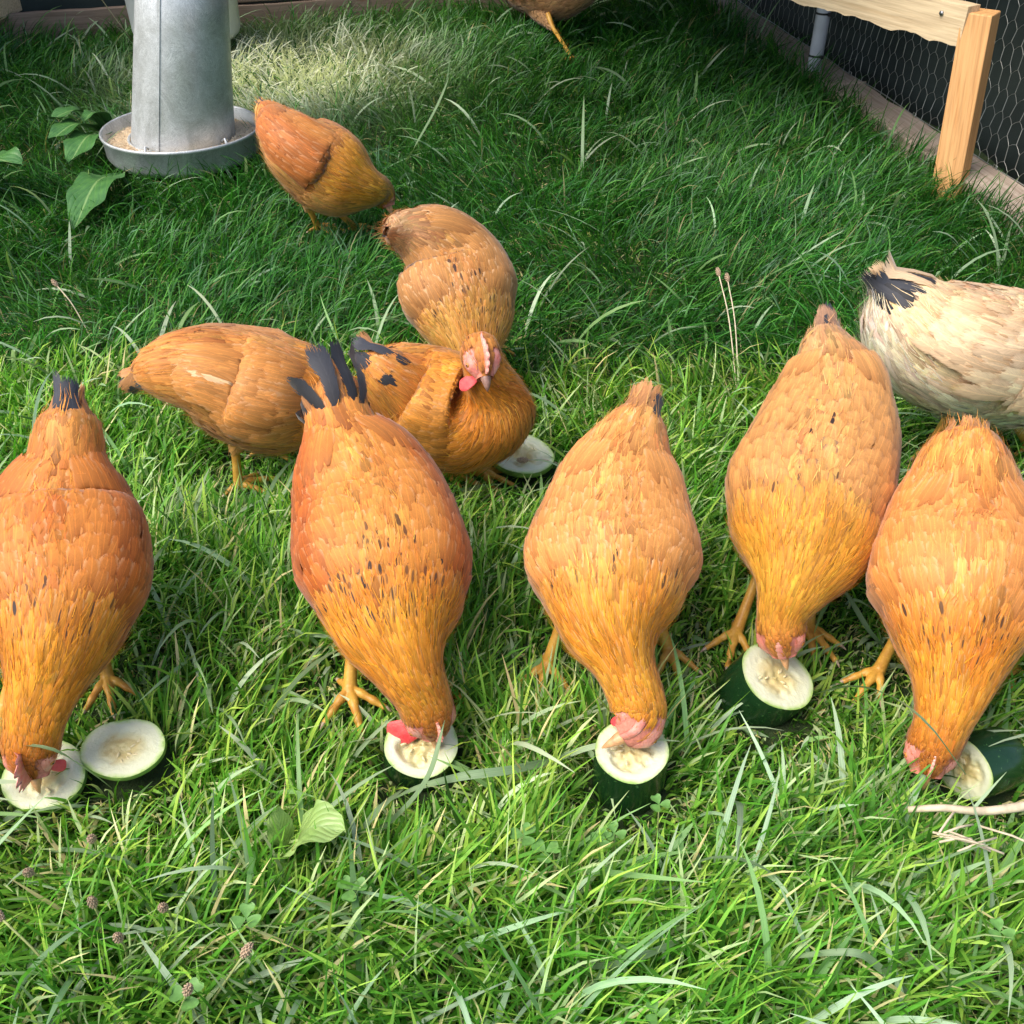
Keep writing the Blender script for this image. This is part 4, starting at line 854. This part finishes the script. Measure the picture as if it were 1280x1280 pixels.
def grass_layer(name, bands, seed, Lr, Wr, t0, t1, palette, rows=6, clump=1., jitter=.9):
    r, x, y, n = blades(bands, seed, None, None)
    flow = 2.6 * fbm(x, y, .55, 21) + 1.4 * fbm(x, y, 2.2, 22) - 1.2
    hd = flow + r.normal(0, jitter, n); tuft = .5 + .5 * fbm(x, y, 1.7, 31)
    L = r.uniform(*Lr, n) * (.75 + .5 * tuft * clump); W = r.uniform(*Wr, n)
    # trodden and pecked short around feet and food
    sh = np.ones(n)
    for f in FEET: sh = np.minimum(sh, .26 + .74 * sstep(.055, .125, np.hypot(x - f[0], y - f[1] + .02)))
    for c, rad, h in MARROWS:
        dd = np.hypot(x - c[0], y - c[1]); sh = np.minimum(sh, (.32 if h > .03 else .60) + (.68 if h > .03 else .40) * sstep(rad + .015, rad + .095, np.hypot(x - c[0], y - c[1] + .05)))
        aw = np.arctan2(y - c[1], x - c[0]); nr = dd < rad + .035; hd = np.where(nr, aw + r.normal(0, .7, n), hd)
    edge = sstep(-.10, -.02, right_limit(x, y)); L = L * sh * (1 + .3 * edge); far = sstep(2.2, 4.2, y); L *= 1 + .25 * far; W = W * (1 + .5 * sstep(2., 4.5, y))
    th0 = r.uniform(*t0, n) * (1 - .35 * edge); th1 = r.uniform(*t1, n) * (1 - .3 * edge)
    t = np.linspace(0, 1, rows); th = th0[:, None] + (th1 - th0)[:, None] * t[None] ** 1.2; sway = r.normal(0, .25, n)[:, None] * t[None]
    seg = (L / (rows - 1))[:, None]; hx = np.cos(hd[:, None] + sway); hy = np.sin(hd[:, None] + sway)
    dx = np.sin(th) * hx * seg; dy = np.sin(th) * hy * seg; dz = np.cos(th) * seg
    z0 = gz(x, y); px = x[:, None] + np.cumsum(dx, 1) - dx; py = y[:, None] + np.cumsum(dy, 1) - dy; pz = np.cumsum(dz, 1) - dz
    mn = r.uniform(.003, .02, n)[:, None]; pz = np.where(np.arange(rows)[None] > 1, np.maximum(pz, mn), pz) + z0[:, None]
    # keep blades off the kerb boards and boards at the back
    prof = np.interp(t, [0, .35, .75, 1], [.75, 1, .7, .06]); roll = r.normal(0, .55, n)[:, None]
    sx, sy = -hy, hx; wx = sx * np.cos(roll); wy = sy * np.cos(roll); wz = np.sin(roll) * np.ones_like(wx)
    hwid = W[:, None] * .5 * prof[None]
    A = np.stack([px + wx * hwid, py + wy * hwid, pz + wz * hwid], -1); B = np.stack([px - wx * hwid, py - wy * hwid, pz - wz * hwid], -1)
    V = np.stack([A, B], 2).reshape(-1, 3); f1 = np.array([(2 * i, 2 * i + 1, 2 * i + 3, 2 * i + 2) for i in range(rows - 1)])
    F = (np.arange(n)[:, None, None] * rows * 2 + f1[None]).reshape(-1, 4)
    pal_, wt = palette; wt = np.array(wt, float); wt /= wt.sum(); ci = r.choice(len(pal_), n, p=wt); c = np.array(pal_)[ci]
    c = c * (1 + .18 * r.normal(size=(n, 1))) * (1 + .22 * fbm(x, y, 1.1, 41))[:, None]; c[:, 0] *= 1 + .15 * fbm(x, y, .8, 42)
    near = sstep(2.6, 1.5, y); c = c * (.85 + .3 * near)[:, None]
    patch = np.exp(-(((x + .78) / .38) ** 2 + ((y - 3.65) / .45) ** 2)) * (r.random(n) < .8); c = lerp(c, np.array((.85, .88, .72)), (np.minimum(patch * 1.2, 1))[:, None])  # sunny glint on the grass behind the feeder, painted as pale pigment
    uv = np.stack([np.tile([0, 1.], n * rows) + np.repeat(r.integers(0, 50, n), rows * 2), np.tile(np.repeat(t, 2), n)], 1)
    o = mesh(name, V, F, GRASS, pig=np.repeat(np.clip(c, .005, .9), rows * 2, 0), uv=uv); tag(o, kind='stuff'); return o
GP = [(.085, .27, .025), (.17, .38, .045), (.32, .50, .08), (.045, .14, .015), (.40, .52, .25), (.60, .54, .27)]
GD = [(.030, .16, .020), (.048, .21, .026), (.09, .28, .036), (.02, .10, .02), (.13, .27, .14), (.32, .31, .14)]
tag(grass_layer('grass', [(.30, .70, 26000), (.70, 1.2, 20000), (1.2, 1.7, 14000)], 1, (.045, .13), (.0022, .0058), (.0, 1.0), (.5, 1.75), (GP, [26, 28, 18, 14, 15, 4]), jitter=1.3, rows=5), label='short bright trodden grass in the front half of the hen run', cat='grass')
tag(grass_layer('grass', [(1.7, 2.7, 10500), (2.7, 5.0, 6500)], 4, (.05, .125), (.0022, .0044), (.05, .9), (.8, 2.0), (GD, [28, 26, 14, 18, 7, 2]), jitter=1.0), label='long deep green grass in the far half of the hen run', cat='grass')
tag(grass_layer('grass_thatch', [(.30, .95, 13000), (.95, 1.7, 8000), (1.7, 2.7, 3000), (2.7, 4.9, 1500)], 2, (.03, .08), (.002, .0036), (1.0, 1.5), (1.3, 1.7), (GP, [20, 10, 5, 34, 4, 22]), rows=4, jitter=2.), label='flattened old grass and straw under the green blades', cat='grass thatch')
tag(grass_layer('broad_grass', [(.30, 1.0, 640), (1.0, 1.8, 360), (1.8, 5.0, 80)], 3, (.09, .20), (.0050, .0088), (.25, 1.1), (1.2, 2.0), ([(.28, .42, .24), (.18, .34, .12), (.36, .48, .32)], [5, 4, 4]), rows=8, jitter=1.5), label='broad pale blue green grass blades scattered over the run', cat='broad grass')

def leafblade(name, pts, wd, col, lab=None, cat=None, group=None, mat=GRASS, roll=0., parent=None, root=None):
    C, L = crom(np.array(pts), 22); T = np.gradient(C, axis=0); T /= np.linalg.norm(T, axis=1)[:, None]; sd_ = np.cross(T, [0, 0, 1.]); sd_ /= np.linalg.norm(sd_, axis=1)[:, None]
    nn = np.cross(sd_, T); t = np.linspace(0, 1, 22); ang = roll + .5 * np.sin(t * 3); sv = sd_ * np.cos(ang)[:, None] + nn * np.sin(ang)[:, None]; nv = np.cross(sv, T)
    pw_ = np.interp(t, [0, .15, .5, .8, 1], [.6, 1, 1, .6, .04]) * wd / 2
    V = np.stack([C - sv * pw_[:, None], C + nv * -.12 * wd, C + sv * pw_[:, None]], 1).reshape(-1, 3); F = [(i * 3 + j, i * 3 + j + 1, i * 3 + j + 4, i * 3 + j + 3) for i in range(21) for j in range(2)]
    uv = np.stack([np.tile([0, .5, 1], 22), np.repeat(t, 3)], 1)
    o = mesh(name, V, F, mat, parent, pig=np.repeat(np.array(col)[None], len(V), 0), uv=uv, **(dict(root=root) if root is not None else dict(loc=C[0]))); 
    return tag(o, lab, cat, group)
LB = [([(1000, 872, .0), (1060, 858, .09), (1110, 868, .16), (1160, 905, .19), (1208, 968, .13)], .008, 'long pale blade arching across the neck of the rightmost front hen'),
      ([(1110, 812, .01), (1088, 790, .04), (1060, 745, .09), (1036, 712, .13)], .008, 'pale blade leaning up between the two right front hens'),
      ([(-30, 930, .01), (20, 930, .10), (70, 938, .12), (118, 968, .06), (140, 985, .02)], .008, 'pale blade lying across the comb of the far left hen'),
      ([(440, 1062, .01), (495, 1020, .05), (535, 970, .085), (556, 900, .12)], .011, 'broad pale blade rising in front of the thick courgette half'),
      ([(700, 948, .04), (640, 962, .07), (580, 970, .07), (520, 985, .04), (480, 1005, .01)], .010, 'pale blade lying level below the thick courgette half'),
      ([(210, 636, .01), (262, 590, .05), (310, 570, .08), (368, 572, .05)], .007, 'pale blade curving past the yellow leg of the side on hen'),
      ([(474, 440, .01), (472, 400, .06), (466, 370, .09), (458, 347, .11)], .008, 'single upright blade left of the speckled hen'),
      ([(715, 1207, .02), (770, 1205, .06), (820, 1188, .07), (868, 1166, .03)], .012, 'broad pale blade lying near the bottom right of the middle'),
      ([(1170, 1280, .0), (1100, 1210, .05), (1060, 1190, .07), (960, 1200, .02)], .008, 'long blade in the bottom right grass'),
      ([(850, 1090, .01), (890, 1072, .06), (940, 1078, .08), (990, 1108, .04)], .009, 'arched blade below the tilted courgette chunk'),
      ([(727, 232, .0), (728, 190, .08), (729, 150, .14), (730, 118, .18)], .009, 'tall upright blade in the middle of the far grass'),
      ([(500, 215, .0), (520, 180, .08), (545, 135, .15), (562, 95, .20)], .014, 'broad upright blade right of the hen by the feeder'),
      ([(190, 1085, .0), (230, 1120, .05), (245, 1150, .06), (255, 1190, .02)], .008, 'blade hanging over the clover at lower left'),
      ([(60, 1062, .02), (110, 1064, .06), (160, 1078, .06), (200, 1110, .02)], .009, 'pale blade at the lower left edge'),
      ([(405, 1085, .02), (445, 1045, .05), (475, 1010, .07), (505, 985, .04)], .014, 'wide pale blade slanting beside the pale broad leaf')]
for pts, wd, lab in LB: leafblade('grass_blade', [P(*q) for q in pts], wd, (.22, .33, .18), lab, 'grass blade', 'long single grass blades')
leafblade('dry_grass_blade', [P(*q) for q in ((405, 1138, .03), (425, 1146, .045), (455, 1148, .03))], .005, (.45, .26, .16), 'short dry reddish blade low in the left foreground grass', 'dry blade')
# twig and straw litter at the right edge
a = Acc(); a.tube(crom(np.array([P(1135, 1012, .075), P(1180, 1010, .085), P(1230, 1014, .08), P(1300, 1005, .085)]), 14)[0], np.linspace(.0035, .0055, 14), 8)
o = a.build('dry_twig', STRAWM, loc=P(1200, 1010, 0)); tag(o, 'bleached dry twig lying in the grass at the right edge', 'twig')
for i in range(10):
    p0 = P(1190 + rng.uniform(-30, 40), 1050 + rng.uniform(-18, 18), .085); an_ = rng.uniform(-.6, .9); ln = rng.uniform(.03, .07); d = np.array([math.cos(an_), math.sin(an_), rng.uniform(-.1, .2)])
    a = Acc(); a.tube([p0, p0 + d * ln * .5 + [0, 0, .003], p0 + d * ln], .0013, 5); tag(a.build('dry_stalk', STRAWM, loc=p0 * [1, 1, 0]), 'short dry stalk in the straw litter below the rightmost front hen', 'dry stalk', 'dry stalks at the right edge')
# dock plants
def dock(px, py, leaves, label, mat=DOCK, name='dock_plant', cat='dock plant'):
    c = P(px, py, .0); root = empty(name, tuple(c), 0, label=label, cat=cat)
    for (tx, ty, tz, wd, sd0) in leaves:
        tip = P(tx, ty, tz); L = np.linalg.norm(tip - c); mid_ = (c + tip) / 2 + np.array([0, 0, .3 * L * .4 + tz * .3]); C, _ = crom(np.array([c + [0, 0, .02], mid_, tip]), 24)
        T = np.gradient(C, axis=0); T /= np.linalg.norm(T, axis=1)[:, None]; s_ = np.cross(T, [0, 0, 1.]); s_ /= np.linalg.norm(s_, axis=1)[:, None]; nn = np.cross(s_, T); t = np.linspace(0, 1, 24)
        pw_ = np.interp(t, [0, .12, .22, .45, .75, .93, 1], [.06, .07, .6, 1, .8, .35, .03]) * wd / 2; V = []; UV = []; K = 11
        for i in range(24):
            for j in range(K):
                u = j / (K - 1) * 2 - 1; V.append(C[i] + s_[i] * u * pw_[i] * (1 + .03 * math.sin(t[i] * 40 + sd0 + 2 * (u > 0))) + nn[i] * (.07 * wd * abs(u) + .05 * wd * math.sin(t[i] * 22 + sd0 + 2 * u) * abs(u) ** 2)); UV.append((u * .5 + .5, t[i]))
        mesh('leaf', V, [(i * K + j, i * K + j + 1, (i + 1) * K + j + 1, (i + 1) * K + j) for i in range(23) for j in range(K - 1)], mat, root, root=root, uv=np.array(UV))
    return root
dock(150, 188, [(62, 150, .13, .085, 0), (60, 178, .10, .09, 1), (86, 206, .07, .10, 2), (104, 152, .13, .06, 4)], 'clump of broad dock leaves left of the feeder pan')
dock(165, 232, [(92, 288, .05, .11, 3)], 'single broad toothed dock leaf lying below the feeder pan')
dock(-30, 262, [(28, 208, .13, .15, 5), (-40, 200, .1, .1, 1)], 'dock leaf at the left edge of the picture')
dock(362, 1085, [(432, 1042, .095, .07, 2), (346, 1014, .11, .03, 1)], 'pale round weed leaf in the grass below the orange hen', PALELEAF, 'weed_plant', 'weed')
# clover
def clover(px, py, label, s=1., z=.05):
    c = P(px, py, z); root = empty('clover', (c[0], c[1], 0), 0, label=label, cat='clover', group='clover leaves in the grass'); an0 = rng.uniform(0, 6.28)
    a = Acc(); a.tube([(c[0], c[1], 0), (c[0] + .002, c[1], z * .5), c], .0008, 5); a.build('stem', STALK, root, root=root)
    for k in range(3):
        th = an0 + k * 2.09; d = np.array([math.cos(th), math.sin(th), .15]); s_ = np.array([-math.sin(th), math.cos(th), 0]); V = [c]; 
        for t, wv in ((.25, .5), (.55, .95), (.8, 1), (.97, .65)):
            for u in (-1, 0, 1): V.append(c + d * t * .0135 * s + s_ * u * wv * .0068 * s + np.array([0, 0, .0018 * abs(u)]))
        V.append(c + d * .0128 * s)
        F = [(0, 1, 2), (0, 2, 3)] + [(1 + 3 * i + j, 4 + 3 * i + j, 5 + 3 * i + j, 2 + 3 * i + j) for i in range(3) for j in range(2)] + [(10, 13, 11), (11, 13, 12)]
        mesh('leaflet', V, F, CLOVER, root, root=root)
for px, py, l in ((768, 1042, 'large clover leaf just below the upright dark courgette chunk'), (752, 1050, 'clover leaf left of the largest one below the dark courgette chunk'), (824, 1006, 'clover leaf at the foot of the upright dark courgette chunk'), (682, 1065, 'clover leaf in the middle of the foreground'),
                  (655, 1045, 'clover leaf left of the middle of the foreground'), (440, 1112, 'clover leaf low on the left side below the pale weed leaf'), (308, 1148, 'clover leaf among seed heads at lower left'), (235, 1245, 'clover leaf near the bottom left seed head'), (820, 1268, 'clover leaf at the bottom edge right of the middle'), (1250, 1165, 'clover leaf near the lower right edge')):
    clover(px, py, l, rng.uniform(.85, 1.25), .08)
# plantain seed heads
def seedhead(px, py, fx, fy, label, z=.09, dry=False, s=1.):
    h = P(px, py, z); f = P(fx, fy, .0); root = empty('seed_head', tuple(f), 0, label=label, cat='seed head', group='seed heads on stalks'); mid_ = (h + f) / 2 + (h - f) * .1 + np.array([.004, 0, .008])
    C, _ = crom(np.array([f, mid_, h]), 12); a = Acc(); a.tube(C, .0012, 6); a.build('stalk', STRAWM if dry else STALK, root, root=root)
    d = C[-1] - C[-2]; d /= np.linalg.norm(d); a = Acc(); K = 12; L = .017 * s
    a.tube([h + d * L * t for t in np.linspace(0, 1, K)], np.sin(np.linspace(.25, 2.95, K)) * .0033 * s, 10)
    e1 = np.cross(d, [0, 0, 1.01]); e1 /= np.linalg.norm(e1); e2 = np.cross(d, e1)
    for i in range(46):
        t = (i + .5) / 46; th = i * 2.4; rr = math.sin(.25 + 2.7 * t) * .0033 * s; c = h + d * L * t; o_ = e1 * math.cos(th) + e2 * math.sin(th)
        a.tube([c + o_ * rr * .8, c + o_ * (rr + .0013), c + o_ * (rr + .0006) + d * .0022], [.0009, .001, .0003], 4)
    a.build('flower_head', SEED, root, root=root)
for q in ((4, 1150, 120, 1285, 'seed head at the left edge on a long pale stalk'), (118, 1133, 130, 1190, 'brown seed head in the left foreground grass'), (150, 1175, 160, 1215, 'small seed head below the upper left foreground one'), (40, 1092, 70, 1120, 'reddish seed head near the left edge below the courgette slice'),
          (303, 1196, 240, 1290, 'seed head on a slanting stalk at lower left of the middle'), (233, 1242, 208, 1300, 'seed head at the bottom left beside a clover leaf'), (116, 1050, 120, 1080, 'small brown seed head below the lone courgette slice'), (206, 1136, 215, 1165, 'faint seed head behind the crossed pale blades')):
    seedhead(*q, z=.095)
seedhead(899, 345, 922, 498, 'taller dry stalk with a seed head left of the brownish hen', .16, True); seedhead(910, 352, 924, 498, 'shorter dry stalk beside the taller one left of the brownish hen', .15, True)
seedhead(72, 358, 118, 430, 'dry seed stalk standing in the grass above the side on hen', .10, True)
seedhead(660, 575, 720, 590, 'dry seed head lying over the greenish courgette slice', .05, True, 1.1)
# thin cord at the far left
a = Acc(); a.tube(crom(np.array([P(122, -8, .30), P(142, 20, .2), P(166, 52, .08)]), 10)[0], .0016, 5); tag(a.build('thin_cord', STRAWM, loc=P(166, 52, 0)), 'thin pale cord slanting down to the grass left of the feeder', 'cord')
# added sheets out of view, placed to darken the far corners
def sheet(x0, x1, y0, y1, z):
    a = Acc(); V = []; m = 60
    for i in range(m):
        for j in range(2): V.append((x0 + (x1 - x0) * i / (m - 1), y0 + (y1 - y0) * j, z + .012 * math.sin(i * 1.4)))
    a.add(V, [(i * 2, i * 2 + 1, i * 2 + 3, i * 2 + 2) for i in range(m - 1)]); o = a.build('shade_sheet', simple('shade_sheet_grey', (.2, .22, .2), .6, .2), shade_root, root=shade_root)
    s = o.modifiers.new('thickness', 'SOLIDIFY'); s.thickness = .002
sheet(-.35, 2.3, 2.75, 5.6, 1.05)
sheet(-3.6, -1.95, 2.5, 5.6, 1.07)
